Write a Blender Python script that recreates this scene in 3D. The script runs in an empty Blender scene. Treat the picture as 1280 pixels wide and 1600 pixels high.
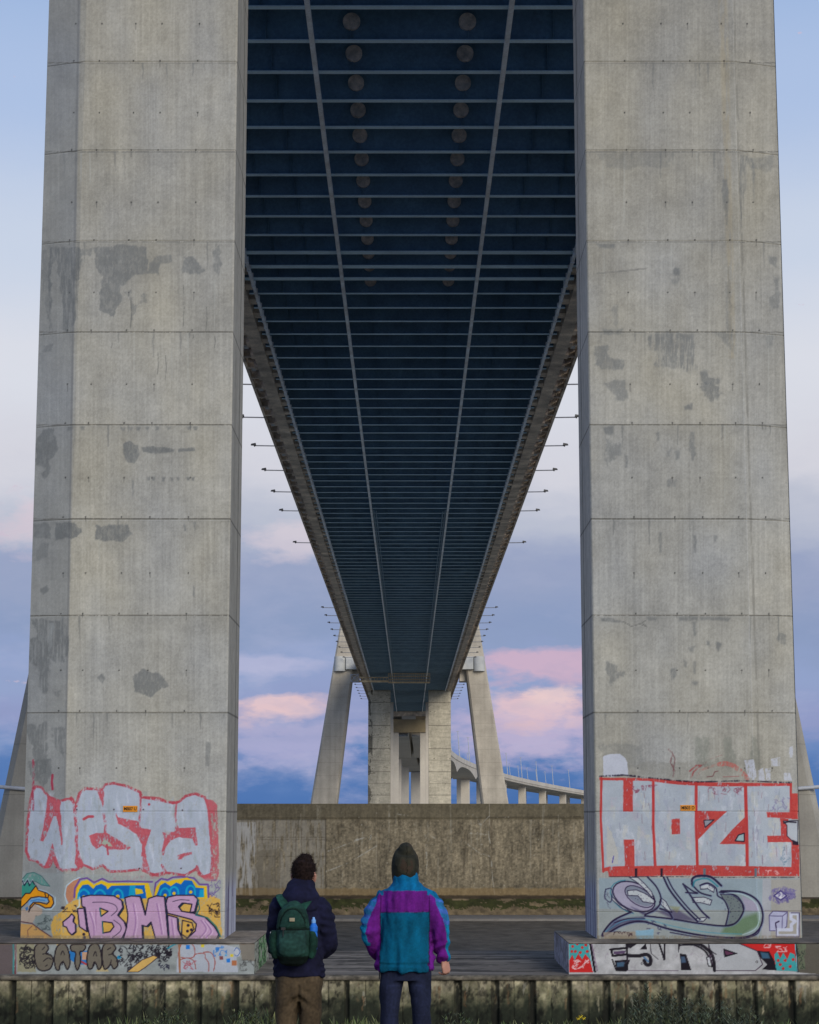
import bpy, bmesh, math, random
import numpy as np
from mathutils import Vector, Matrix, noise as mnoise
random.seed(5); rng = np.random.default_rng(5)
scene = bpy.context.scene
C = scene.collection
# ---------------------------------------------------------------- camera
TH = math.radians(8.9); CT, ST = math.cos(TH), math.sin(TH); FPX = 3000.0
cam = bpy.data.cameras.new('camera'); cam.sensor_fit = 'HORIZONTAL'; cam.sensor_width = 36
cam.lens = FPX/1280*36; cam.clip_end = 20000; cam.clip_start = 0.5
camo = bpy.data.objects.new('camera', cam); C.objects.link(camo)
camo.rotation_euler = (math.pi/2+TH, 0, 0); scene.camera = camo
# ---------------------------------------------------------------- light
SE, SA = math.radians(23), math.radians(28)      # sun behind the camera, to the right
S = Vector((math.sin(SA)*math.cos(SE), -math.cos(SA)*math.cos(SE), math.sin(SE)))
sl = bpy.data.lights.new('sun', 'SUN'); sl.energy = 2.4; sl.angle = math.radians(30); sl.color = (1, .93, .82)
so = bpy.data.objects.new('sun', sl); C.objects.link(so); so.rotation_euler = S.to_track_quat('Z', 'Y').to_euler()
scene.view_settings.view_transform = 'Standard'; scene.view_settings.look = 'None'
scene.view_settings.exposure = 0.0; scene.view_settings.gamma = 1
def lin(c):
    return tuple(((v/255)/12.92 if v/255 <= .04045 else ((v/255+.055)/1.055)**2.4) for v in c)
world = bpy.data.worlds.new('World'); scene.world = world; world.use_nodes = True
def build_world():
    nt = world.node_tree; nt.nodes.clear(); N = nt.nodes.new; L = nt.links.new
    def math_(op, a, b=None, c=None, clamp=False):
        n = N('ShaderNodeMath'); n.operation = op; n.use_clamp = clamp
        for i, v in enumerate((a, b, c)):
            if v is None: continue
            if isinstance(v, (int, float)): n.inputs[i].default_value = v
            else: L(v, n.inputs[i])
        return n.outputs[0]
    tc = N('ShaderNodeTexCoord'); sep = N('ShaderNodeSeparateXYZ'); L(tc.outputs['Generated'], sep.inputs[0])
    x, y, z = sep.outputs
    el = math_('MULTIPLY', math_('ARCSINE', z), 180/math.pi)
    az = math_('MULTIPLY', math_('ARCTAN2', x, y), 180/math.pi)
    comb = N('ShaderNodeCombineXYZ'); L(math_('MULTIPLY', az, .42), comb.inputs[0]); L(el, comb.inputs[1])
    def noi(scale, det, ro, off=0):
        mp = N('ShaderNodeMapping'); L(comb.outputs[0], mp.inputs[0]); mp.inputs['Location'].default_value = (off, off*.7, off)
        n = N('ShaderNodeTexNoise'); n.inputs['Scale'].default_value = scale; n.inputs['Detail'].default_value = det
        n.inputs['Roughness'].default_value = ro; L(mp.outputs[0], n.inputs['Vector']); return n.outputs[0]
    n1 = noi(.45, 6, .55, 3.1); n2 = noi(1.1, 7, .6, 9.7); n3 = noi(2.3, 9, .58, 15.3)
    # elevation, wobbled by noise, through the colour bands of the dusk sky
    wob = math_('ADD', math_('MULTIPLY', math_('SUBTRACT', n1, .5), 3.6), math_('MULTIPLY', math_('SUBTRACT', n2, .5), 1.5))
    low = math_('SUBTRACT', 1.0, math_('DIVIDE', el, 26.0), clamp=True)
    e2 = math_('ADD', el, math_('MULTIPLY', wob, low))
    t = math_('DIVIDE', e2, 45.0, clamp=True)
    ramp = N('ShaderNodeValToRGB'); L(t, ramp.inputs[0]); cr = ramp.color_ramp; cr.interpolation = 'EASE'
    stops = [(0.0, (58, 104, 168)), (1.0, (68, 112, 176)), (1.9, (92, 128, 186)), (2.7, (138, 148, 194)), (4.2, (140, 156, 198)), (5.4, (134, 150, 188)),
             (7.2, (148, 158, 190)), (8.6, (184, 188, 204)), (10.0, (210, 209, 218)), (13, (217, 219, 228)), (16.5, (200, 210, 228)),
             (21, (172, 192, 226)), (26, (148, 176, 218)), (45, (104, 138, 196))]
    while len(cr.elements) < len(stops): cr.elements.new(.5)
    for e_, (p, c) in zip(cr.elements, stops): e_.position = p/45; e_.color = (*lin(c), 1)
    col = ramp.outputs[0]
    def mix(f, a, b):
        m = N('ShaderNodeMix'); m.data_type = 'RGBA'; L(f, m.inputs[0])
        for s_, v in ((6, a), (7, b)):
            if isinstance(v, tuple): m.inputs[s_].default_value = (*lin(v), 1)
            else: L(v, m.inputs[s_])
        return m.outputs[2]
    # bank of pink cumulus low on the left and right, slate streaks around it
    def bump(a0, e0, sa, se, amt=1.0):
        da = math_('DIVIDE', math_('SUBTRACT', az, a0), sa); up = math_('DIVIDE', math_('SUBTRACT', el, e0), se*.62); dn = math_('DIVIDE', math_('SUBTRACT', e0, el), se*1.35); de = math_('MAXIMUM', up, dn)
        r = math_('ADD', math_('MULTIPLY', da, da), math_('MULTIPLY', de, de))
        g = math_('POWER', 2.718, math_('MULTIPLY', r, -1.0))
        v = math_('ADD', g, math_('ADD', math_('MULTIPLY', math_('SUBTRACT', n2, .5), .8), math_('MULTIPLY', math_('SUBTRACT', n3, .5), 1.3)))
        return math_('MULTIPLY', math_('SMOOTHSTEP_', v, .42, .8) if False else math_('MULTIPLY', math_('SUBTRACT', v, .32), 2.2, clamp=True), amt, clamp=True)
    col = mix(bump(-9.5, 8.6, 3.0, 1.1, .55), col, (222, 200, 208))
    col = mix(bump(3.4, 2.6, 2.8, 1.0, .9), col, (182, 170, 204))
    col = mix(bump(3.9, 4.5, 2.6, .62, .85), col, (206, 172, 194))
    col = mix(bump(3.8, 3.25, 2.1, .62, .95), col, (222, 188, 196))
    col = mix(bump(4.2, 3.5, 1.1, .35, .8), col, (234, 202, 200))
    col = mix(bump(-3.2, 2.35, 2.8, .75, .7), col, (172, 168, 204))
    col = mix(bump(-3.7, 3.2, 1.6, .5, .95), col, (226, 192, 196))
    col = mix(bump(-4.6, 4.4, 2.4, .4, .6), col, (186, 184, 214))
    col = mix(bump(-3.2, 1.8, 2.6, .55, .5), col, (168, 168, 208))
    col = mix(bump(-3.6, 8.2, 1.4, .7, .5), col, (226, 208, 214))
    shd = math_('MULTIPLY', math_('MULTIPLY', math_('SUBTRACT', n3, .5), 2.6, clamp=True), math_('MULTIPLY', math_('SUBTRACT', 1.0, math_('DIVIDE', el, 12.0), clamp=True), math_('MULTIPLY', el, .35, clamp=True)))
    col = mix(math_('MULTIPLY', shd, .5), col, (128, 140, 182))
    wisp = math_('MULTIPLY', math_('SUBTRACT', noi(.8, 8, .62, 21.0), .50), 3.0, clamp=True)
    wl = math_('MULTIPLY', wisp, math_('MULTIPLY', math_('SUBTRACT', 1.0, math_('DIVIDE', el, 11.0), clamp=True), .55))
    col = mix(wl, col, (190, 190, 218))
    bg1 = N('ShaderNodeBackground'); L(col, bg1.inputs[0]); bg1.inputs[1].default_value = .97
    sky = N('ShaderNodeTexSky'); sky.sky_type = 'NISHITA'; sky.sun_disc = False; sky.sun_elevation = SE
    sky.sun_rotation = math.pi - SA
    bg2 = N('ShaderNodeBackground'); L(sky.outputs[0], bg2.inputs[0]); bg2.inputs[1].default_value = .006
    add = N('ShaderNodeAddShader'); L(bg1.outputs[0], add.inputs[0]); L(bg2.outputs[0], add.inputs[1])
    out = N('ShaderNodeOutputWorld'); L(add.outputs[0], out.inputs[0])
build_world()
# ---------------------------------------------------------------- helpers
def proj(X, Y, Z):
    d = Y*CT + Z*ST; u = -Y*ST + Z*CT
    return 640 + FPX*X/d, 800 - FPX*u/d
def zat(py, Y):            # height seen at image row py, at depth Y
    return Y*math.tan(TH + math.atan((800-py)/FPX))
def xat(px, py, Y):
    z = zat(py, Y); return (px-640)*(Y*CT+z*ST)/FPX
def tag(o, label=None, cat=None, group=None, kind=None):
    if label: o['label'] = label
    if cat: o['category'] = cat
    if group: o['group'] = group
    if kind: o['kind'] = kind
    return o
def empty(name, loc=(0, 0, 0), rz=0):
    o = bpy.data.objects.new(name, None); C.objects.link(o); o.location = loc; o.rotation_euler = (0, 0, rz)
    o.empty_display_size = .2; return o
def link(name, me, parent=None, mats=None, smooth=False):
    o = bpy.data.objects.new(name, me); C.objects.link(o)
    if parent is not None: o.parent = parent
    for m in (mats if isinstance(mats, (list, tuple)) else [mats] if mats else []): me.materials.append(m)
    if smooth: me.shade_smooth()
    return o
class MB:
    def __init__(s): s.v = []; s.f = []; s.m = []
    def quad(s, pts, mi=0):
        n = len(s.v); s.v += [tuple(p) for p in pts]; s.f.append(tuple(range(n, n+len(pts)))); s.m.append(mi)
    def hexa(s, p, mi=0):     # 8 points: bottom 4 ccw, top 4 ccw
        n = len(s.v); s.v += [tuple(q) for q in p]
        for f in ((3, 2, 1, 0), (4, 5, 6, 7), (0, 1, 5, 4), (1, 2, 6, 5), (2, 3, 7, 6), (3, 0, 4, 7)):
            s.f.append(tuple(n+i for i in f)); s.m.append(mi)
        return s
    def box(s, x0, x1, y0, y1, z0, z1, mi=0):
        return s.hexa([(x0, y0, z0), (x1, y0, z0), (x1, y1, z0), (x0, y1, z0), (x0, y0, z1), (x1, y0, z1), (x1, y1, z1), (x0, y1, z1)], mi)
    def tube(s, a, b, r, n=8, mi=0, r2=None):
        a = Vector(a); b = Vector(b); d = (b-a).normalized(); u = d.orthogonal().normalized(); w = d.cross(u); k = len(s.v)
        r2 = r if r2 is None else r2
        for c, rr in ((a, r), (b, r2)):
            for i in range(n):
                t = 2*math.pi*i/n; s.v.append(tuple(c+u*rr*math.cos(t)+w*rr*math.sin(t)))
        for i in range(n):
            j = (i+1) % n; s.f.append((k+i, k+j, k+n+j, k+n+i)); s.m.append(mi)
        s.f.append(tuple(k+i for i in reversed(range(n)))); s.m.append(mi)
        s.f.append(tuple(k+n+i for i in range(n))); s.m.append(mi)
        return s
    def build(s, name, mats, parent=None, bevel=0, smooth=False):
        me = bpy.data.meshes.new(name); me.from_pydata(s.v, [], s.f)
        me.polygons.foreach_set('material_index', s.m); me.update()
        if bevel:
            bm = bmesh.new(); bm.from_mesh(me)
            bmesh.ops.bevel(bm, geom=bm.edges[:], offset=bevel, segments=2, affect='EDGES', profile=.6)
            bm.to_mesh(me); bm.free()
        return link(name, me, parent, mats, smooth)
# ---- materials
def mat(name, col=(.5, .5, .5), rough=.85, metal=0.0, var=.25, scale=2.0, attr=None, bump=.15, bscale=30.0, stretch=(1, 1, 1),
        lines=None, col2=None, spec=.4, streak=0.0):
    m = bpy.data.materials.new(name); m.use_nodes = True; nt = m.node_tree; N = nt.nodes.new; L = nt.links.new
    bs = nt.nodes['Principled BSDF']; bs.inputs['Roughness'].default_value = rough; bs.inputs['Metallic'].default_value = metal
    bs.inputs['Specular IOR Level'].default_value = spec
    tc = N('ShaderNodeTexCoord'); mp = N('ShaderNodeMapping'); L(tc.outputs['Object'], mp.inputs[0]); mp.inputs['Scale'].default_value = stretch
    def noi(sc, det=6, ro=.6, vec=None):
        n = N('ShaderNodeTexNoise'); n.inputs['Scale'].default_value = sc; n.inputs['Detail'].default_value = det
        n.inputs['Roughness'].default_value = ro; L(vec or mp.outputs[0], n.inputs['Vector']); return n.outputs[0]
    def mrange(v, a, b, c, d):
        n = N('ShaderNodeMapRange'); L(v, n.inputs[0])
        for i, q in enumerate((a, b, c, d)): n.inputs[i+1].default_value = q
        return n.outputs[0]
    def mul(c, f):
        n = N('ShaderNodeVectorMath'); n.operation = 'SCALE'; L(c, n.inputs[0]); L(f, n.inputs['Scale']); return n.outputs[0]
    if attr:
        a = N('ShaderNodeAttribute'); a.attribute_name = attr; c = a.outputs['Color']
    else:
        mx = N('ShaderNodeMix'); mx.data_type = 'RGBA'; mx.inputs[6].default_value = (*col, 1); mx.inputs[7].default_value = (*(col2 or tuple(v*.6 for v in col)), 1)
        L(mrange(noi(scale*.6, 5), .35, .7, 0, 1 if col2 else .8), mx.inputs[0]); c = mx.outputs[2]
    c = mul(c, mrange(noi(scale), .25, .75, 1-var, 1+var))
    c = mul(c, mrange(noi(scale*14, 3, .7), .25, .75, 1-var*.8, 1+var*.8))
    if streak:
        mp2 = N('ShaderNodeMapping'); L(tc.outputs['Object'], mp2.inputs[0]); mp2.inputs['Scale'].default_value = (1, 1, .05)
        c = mul(c, mrange(noi(scale*2.5, 5, .6, mp2.outputs[0]), .3, .7, 1-streak, 1+streak))
    if lines:     # horizontal pour joints every lines metres
        sp = N('ShaderNodeSeparateXYZ'); L(tc.outputs['Object'], sp.inputs[0])
        md = N('ShaderNodeMath'); md.operation = 'PINGPONG'; L(sp.outputs[2], md.inputs[0]); md.inputs[1].default_value = lines[0]/2
        c = mul(c, mrange(md.outputs[0], 0, lines[1], lines[2], 1.0))
    L(c, bs.inputs['Base Color'])
    if bump:
        b = N('ShaderNodeBump'); b.inputs['Strength'].default_value = bump; b.inputs['Distance'].default_value = .02
        L(noi(bscale, 4), b.inputs['Height']); L(b.outputs[0], bs.inputs['Normal'])
    return m
M = dict(
  paint=mat('painted_concrete', attr='paint', var=.10, scale=1.6, bump=.4, bscale=34, rough=.9, spec=.2),
  cloth=mat('cloth', attr='paint', var=.10, scale=9, bump=.5, bscale=260, rough=.95, spec=.15),
  skin=mat('skin', attr='paint', var=.06, scale=20, bump=.1, bscale=150, rough=.6),
  concrete=mat('weathered_concrete', (.30, .285, .245), col2=(.22, .21, .185), scale=.5, var=.14, streak=.12, bump=.2, bscale=6),
  nearleg=mat('near_leg_concrete', (.31, .295, .25), col2=(.24, .225, .195), scale=.5, var=.12, streak=.12, bump=.2, bscale=6, lines=(3.4, .035, .6)),
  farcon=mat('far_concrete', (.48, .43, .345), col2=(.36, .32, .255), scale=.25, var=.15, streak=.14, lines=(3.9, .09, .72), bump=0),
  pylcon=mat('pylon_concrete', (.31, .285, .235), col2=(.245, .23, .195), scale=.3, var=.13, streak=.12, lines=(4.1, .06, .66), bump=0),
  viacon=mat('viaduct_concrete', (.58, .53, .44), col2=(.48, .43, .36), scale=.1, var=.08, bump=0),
  edgecon=mat('edge_concrete', (.74, .60, .45), col2=(.30, .25, .20), scale=.5, var=.35, bump=0),
  steel=mat('dark_blue_steel', (.135, .235, .305), col2=(.12, .20, .27), rough=.6, scale=.4, var=.3, bump=0),
  flange=mat('pale_flange_steel', (.60, .80, .88), col2=(.50, .68, .76), rough=.6, scale=.5, var=.15, bump=0),
  rail=mat('stringer_steel', (.84, .90, .92), col2=(.66, .64, .60), rough=.6, scale=.6, var=.2, bump=0),
  disc=mat('rusty_disc', (.72, .58, .46), col2=(.40, .36, .32), scale=2.5, var=.4, bump=0),
  white=mat('pale_cladding', (.50, .50, .47), col2=(.38, .39, .38), scale=.5, var=.08, bump=0, rough=.85),
  black=mat('dark_metal', (.02, .018, .018), scale=3, var=.1, bump=0, rough=.5),
  pole=mat('galvanised_pole', (.45, .47, .50), scale=2, var=.1, bump=0, rough=.5),
  darkpole=mat('grey_pole', (.19, .19, .20), scale=2, var=.1, bump=0, rough=.5),
  ochre=mat('ochre_gantry', (.80, .62, .36), col2=(.45, .33, .20), scale=1, var=.25, bump=0),
  mud=mat('wet_ground', (.125, .108, .084), col2=(.078, .068, .054), scale=1.2, var=.4, bump=.4, bscale=8, spec=.1),
  slab=mat('worn_slab', (.20, .185, .165), col2=(.115, .105, .095), scale=.35, var=.3, bump=.3, bscale=12, stretch=(.35, 1, 1)),
  moss=mat('mossy_kerb', (.09, .10, .035), col2=(.12, .10, .08), scale=1.2, var=.5, bump=.4, bscale=8),
  water=mat('river_water', (.21, .21, .18), rough=.25, scale=.05, var=.1, bump=.3, bscale=.6),
  soil=mat('bank_soil', (.07, .075, .035), col2=(.045, .04, .03), scale=2, var=.4, bump=.5, bscale=20),
  grass=mat('grass_blades', attr='paint', var=.1, scale=3, bump=0, rough=.8),
  orange=mat('orange_plate', lin((222, 140, 10)), scale=5, var=.1, bump=0, rough=.5),
  ink=mat('black_lettering', (.03, .02, .01), scale=5, var=.1, bump=0),
)
# ---- numpy noise and painter
def vnoise(h, w, cy, cx, seed, octv=3, gain=.55):
    r = np.random.default_rng(seed); out = np.zeros((h, w), np.float32); amp = 1.0; tot = 0
    for o in range(octv):
        gy, gx = max(2, int(cy*2**o)+2), max(2, int(cx*2**o)+2)
        g = r.random((gy, gx), dtype=np.float32)
        yy = np.linspace(0, gy-1.001, h); xx = np.linspace(0, gx-1.001, w)
        y0 = yy.astype(int); x0 = xx.astype(int); fy = (yy-y0)[:, None]; fx = (xx-x0)[None]
        fy = fy*fy*(3-2*fy); fx = fx*fx*(3-2*fx)
        a = g[y0][:, x0]; b = g[y0][:, x0+1]; c = g[y0+1][:, x0]; d = g[y0+1][:, x0+1]
        out += amp*((a*(1-fx)+b*fx)*(1-fy)+(c*(1-fx)+d*fx)*fy); tot += amp; amp *= gain
    return out/tot
def catmull(p, closed=False, k=8):
    p = [np.array(q, float) for q in p]; n = len(p); out = []
    for i in range(n if closed else n-1):
        g = (lambda j: p[j % n]) if closed else (lambda j: p[min(max(j, 0), n-1)])
        a, b, c, d = g(i-1), g(i), g(i+1), g(i+2)
        for t in np.linspace(0, 1, k, endpoint=False):
            out.append(.5*((2*b)+(-a+c)*t+(2*a-5*b+4*c-d)*t*t+(-a+3*b-3*c+d)*t**3))
    if not closed: out.append(p[-1])
    return [tuple(q) for q in out]
class Canvas:
    def __init__(s, x0, y0, x1, y1, res=2, seed=1):
        s.x0, s.y0, s.res = x0, y0, res; s.w = int((x1-x0)*res); s.h = int((y1-y0)*res)
        s.a = np.zeros((s.h, s.w, 3), np.float32)
        s.X = x0+(np.arange(s.w)+.5)/res; s.Y = y0+(np.arange(s.h)+.5)/res
        s.n = vnoise(s.h, s.w, (y1-y0)/5, (x1-x0)/1.8, seed, 3, .8)*.6+vnoise(s.h, s.w, (y1-y0)/14, (x1-x0)/11, seed+9, 3, .7)*.4        # patchiness
        s.ns = vnoise(s.h, s.w, (y1-y0)/26, (x1-x0)/2.5, seed+1, 3, .6)  # vertical streaks
        s.j = vnoise(s.h, s.w, (y1-y0)/9, (x1-x0)/9, seed+2, 3, .7)-.5   # edge wobble
    def _blend(s, ys, xs, al, col):
        c = np.array(col, np.float32)
        s.a[ys, xs] = s.a[ys, xs]*(1-al[..., None])+c*al[..., None]
    def _win(s, pts, m):
        xs = [p[0] for p in pts]; ys = [p[1] for p in pts]
        i0 = max(0, int((min(xs)-m-s.x0)*s.res)); i1 = min(s.w, int((max(xs)+m-s.x0)*s.res)+2)
        j0 = max(0, int((min(ys)-m-s.y0)*s.res)); j1 = min(s.h, int((max(ys)+m-s.y0)*s.res)+2)
        return (slice(j0, j1), slice(i0, i1)) if i1 > i0 and j1 > j0 else None
    def line(s, pts, w, col, a=1.0, rough=0.0, smooth=False, closed=False, wob=0.0):
        if smooth: pts = catmull(pts, closed)
        if closed: pts = list(pts)+[pts[0]]
        win = s._win(pts, w+2)
        if not win: return
        ys, xs = win; gx, gy = np.meshgrid(s.X[xs], s.Y[ys])
        D = np.full(gx.shape, 1e9, np.float32)
        for (ax, ay), (bx, by) in zip(pts[:-1], pts[1:]):
            dx, dy = bx-ax, by-ay; l2 = dx*dx+dy*dy+1e-9
            t = np.clip(((gx-ax)*dx+(gy-ay)*dy)/l2, 0, 1)
            D = np.minimum(D, np.hypot(gx-ax-t*dx, gy-ay-t*dy))
        D = D + s.j[ys, xs]*wob*2
        al = np.clip((w/2-D)*s.res*.8+.5, 0, 1)*a
        if rough: al = al*np.clip((s.n[ys, xs]-.5)*6+1.15-rough, 0, 1)
        s._blend(ys, xs, al, col)
    def poly(s, pts, col, a=1.0, rough=0.0, wob=0.0, smooth=False, outline=None, ow=1.2, soft=0.0, streak=0.0):
        if smooth: pts = catmull(pts, True, 6)
        m = 2+wob*2+soft; win = s._win(pts, m)
        if not win: return
        ys, xs = win; gx, gy = np.meshgrid(s.X[xs], s.Y[ys]); jx = gx+s.j[ys, xs]*wob*2.2; jy = gy+s.j[ys, xs][::-1]*wob*2.2
        ins = np.zeros(gx.shape, bool); n = len(pts); D = np.full(gx.shape, 1e9, np.float32)
        for i in range(n):
            ax, ay = pts[i]; bx, by = pts[(i+1) % n]
            if ay != by:
                c = ((ay > jy) != (by > jy)) & (jx < (bx-ax)*(jy-ay)/(by-ay)+ax); ins ^= c
            dx, dy = bx-ax, by-ay; l2 = dx*dx+dy*dy+1e-9
            t = np.clip(((jx-ax)*dx+(jy-ay)*dy)/l2, 0, 1); D = np.minimum(D, np.hypot(jx-ax-t*dx, jy-ay-t*dy))
        sd = np.where(ins, D, -D); k = s.res*.8 if not soft else 1/soft
        al = np.clip(sd*k+.5, 0, 1)*a
        if rough: al = al*np.clip((s.n[ys, xs]-.5)*6+1.15-rough, 0, 1)
        if streak: al = al*np.clip((s.ns[ys, xs]-.5)*6+1.2-streak, 0, 1)
        s._blend(ys, xs, al, col)
        if outline: s.line(list(pts)+[pts[0]], ow, outline)
    def dot(s, x, y, r, col, a=1.0): s.line([(x, y), (x+.01, y)], 2*r, col, a)
    def scribble(s, x0, y0, x1, y1, n, col, w=.9, seed=0, a=.9):
        r = random.Random(seed)
        for i in range(n):
            x = r.uniform(x0, x1); y = r.uniform(y0, y1); pts = [(x, y)]
            for k in range(r.randint(3, 6)):
                x += r.uniform(-4, 5); y += r.uniform(-5, 5); pts.append((min(max(x, x0-2), x1+2), min(max(y, y0-1), y1+1)))
            s.line(pts, w*r.uniform(.7, 1.3), col, a, smooth=True)
    def sample(s, px, py):
        fx = np.clip((px-s.x0)*s.res-.5, 0, s.w-1.001); fy = np.clip((py-s.y0)*s.res-.5, 0, s.h-1.001)
        x0 = fx.astype(int); y0 = fy.astype(int); tx = (fx-x0)[..., None]; ty = (fy-y0)[..., None]
        A = s.a; return (A[y0, x0]*(1-tx)+A[y0, x0+1]*tx)*(1-ty)+(A[y0+1, x0]*(1-tx)+A[y0+1, x0+1]*tx)*ty
def srgb2lin(a):
    a = np.clip(a/255, 0, 1); return np.where(a <= .04045, a/12.92, ((a+.055)/1.055)**2.4)
def setpaint(me, rgb):     # rgb per vertex, 0..255 sRGB
    n = len(me.vertices); col = np.ones((n, 4), np.float32); col[:, :3] = srgb2lin(rgb.reshape(n, 3))
    at = me.color_attributes.new('paint', 'FLOAT_COLOR', 'POINT'); at.data.foreach_set('color', col.ravel())
def gridmesh(name, P, flip=False):   # P: (rows, cols, 3)
    r, c, _ = P.shape; me = bpy.data.meshes.new(name)
    idx = np.arange(r*c).reshape(r, c)
    q = np.stack([idx[:-1, :-1], idx[:-1, 1:], idx[1:, 1:], idx[1:, :-1]], -1).reshape(-1, 4)
    if flip: q = q[:, ::-1]
    me.vertices.add(r*c); me.vertices.foreach_set('co', P.astype(np.float32).ravel())
    me.loops.add(q.size); me.loops.foreach_set('vertex_index', q.astype(np.int32).ravel())
    me.polygons.add(len(q)); me.polygons.foreach_set('loop_start', (np.arange(len(q))*4).astype(np.int32))
    me.update(calc_edges=True); return me
def join_into(me, mb, color, mats_n=0):
    """append an MB's plain faces to a grid mesh (same object), painted one colour"""
    bm = bmesh.new(); bm.from_mesh(me); lay = bm.verts.layers.float_color['paint']
    vs = [bm.verts.new(v) for v in mb.v]
    cl = srgb2lin(np.array(color, float))
    for v in vs: v[lay] = (*cl, 1)
    for f in mb.f:
        try: bm.faces.new([vs[i] for i in f])
        except ValueError: pass
    bm.to_mesh(me); bm.free()
# ================================================================ near piers
ZB, ZPL, ZG = -4.52, -4.52, -5.60        # pier foot / plinth top, apron
YP, HX0, HX1 = 71.2, 6.72, 14.1
def concrete_base(cv, seed, dark_x=None):
    h, w = cv.h, cv.w
    t = np.clip((cv.Y-0)/1300, 0, 1)[:, None, None]
    a = np.array((154, 150, 137), np.float32)*(1-t)+np.array((165, 164, 156), np.float32)*t
    a = np.broadcast_to(a, (h, w, 3)).copy()
    big = vnoise(h, w, 14, 5, seed, 4, .6); st = vnoise(h, w, 7, w/7, seed+3, 3, .6); st2 = vnoise(h, w, 26, w/3, seed+4, 2, .6)
    fine = vnoise(h, w, h/5, w/5, seed+5, 3, .8); hz = vnoise(h, w, h/10, 9, seed+8, 3, .6)
    f = 1+(big-.5)*.2+(st-.5)*.10+(st2-.5)*.08+(fine-.5)*.20+(hz-.5)*.05
    joints = [98-139*k for k in (2, 1)]+[98, 237, 378, 519, 664, 811, 962, 1114, 1268, 1424]
    r = random.Random(seed)
    for j0, j1 in zip(joints[:-1], joints[1:]):     # every lift has its own tone, darker under its top edge
        m = (cv.Y >= j0) & (cv.Y < j1); k = 1+r.uniform(-.025, .025)
        prof = 1-.05*np.exp(-(cv.Y[m]-j0)/12)*(.4+st2[m]*1.2).mean(1)
        f[m] *= (k*prof)[:, None]
    cv.a[:] = a*f[..., None]
    hue = (vnoise(h, w, 10, 4, seed+6, 3)-.5)[..., None]
    cv.a += hue*np.array((10, 4, -10), np.float32)
    for i in range(26):                              # pale lime runs
        x = r.uniform(cv.x0+20, cv.x0+cv.w/cv.res-20); j = r.choice(joints[2:]); L_ = r.uniform(30, 140)
        cv.poly([(x-1.2, j), (x+1.5, j), (x+1.1, j+L_), (x-.8, j+L_)], (176, 176, 166), a=r.uniform(.15, .42), soft=1.2, streak=.1)
    for i in range(46):                              # short dark runs under joints
        x = r.uniform(cv.x0+20, cv.x0+cv.w/cv.res-20); j = r.choice(joints[2:]); L_ = r.uniform(6, 45)
        cv.poly([(x-1.6, j), (x+1.6, j), (x+.6, j+L_), (x-.5, j+L_)], (98, 100, 98), a=r.uniform(.15, .5), soft=1.3, wob=1.5)
    return joints
STL = (104, 107, 106)
def stain(cv, pts, a=.62, wob=3.0, col=STL, streak=0.0, soft=.9):
    k = 1.0 if cv.x0 < 500 else 2.2
    cv.poly(pts, col, a=a*.6, wob=wob*1.4, soft=soft*k, streak=streak)
    cv.poly(pts, tuple(v*.96 for v in col), a=a*.6, wob=wob*.8, soft=soft*1.6*k, rough=.35, streak=streak)
    cv.poly(pts, col, a=a*.22, wob=wob*2.2, soft=4.5*k, rough=.2)
def z3(pts, x0, y0, k): return [(x0+x/k, y0+y/k) for x, y in pts]
def joint_lines(cv, joints, xs):
    for j in joints[2:-1]:
        cv.line([(xs[0], j), (xs[1], j)], 1.3, (92, 90, 84), .8, rough=.1, wob=.15)
        cv.line([(xs[0], j+1.4), (xs[1], j+1.4)], 1.0, (172, 172, 164), .3, rough=.3)
def holes(cv, joints, cols, side):
    r = random.Random(9)
    for i, j in enumerate(joints[1:-1]):
        jn = joints[2+i]; hgt = jn-j; t = (j-237)/(1268-237)
        for (xt, xb) in cols:
            x = xt+(xb-xt)*t
            for yy in (j-3, j+hgt*.56):
                cv.dot(x, yy, 1.15, (38, 38, 36), .95)
                if r.random() < .25: cv.line([(x, yy), (x+r.uniform(-.6, .6), yy+r.uniform(4, 12))], 1.1, (70, 70, 68), .5)
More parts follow.
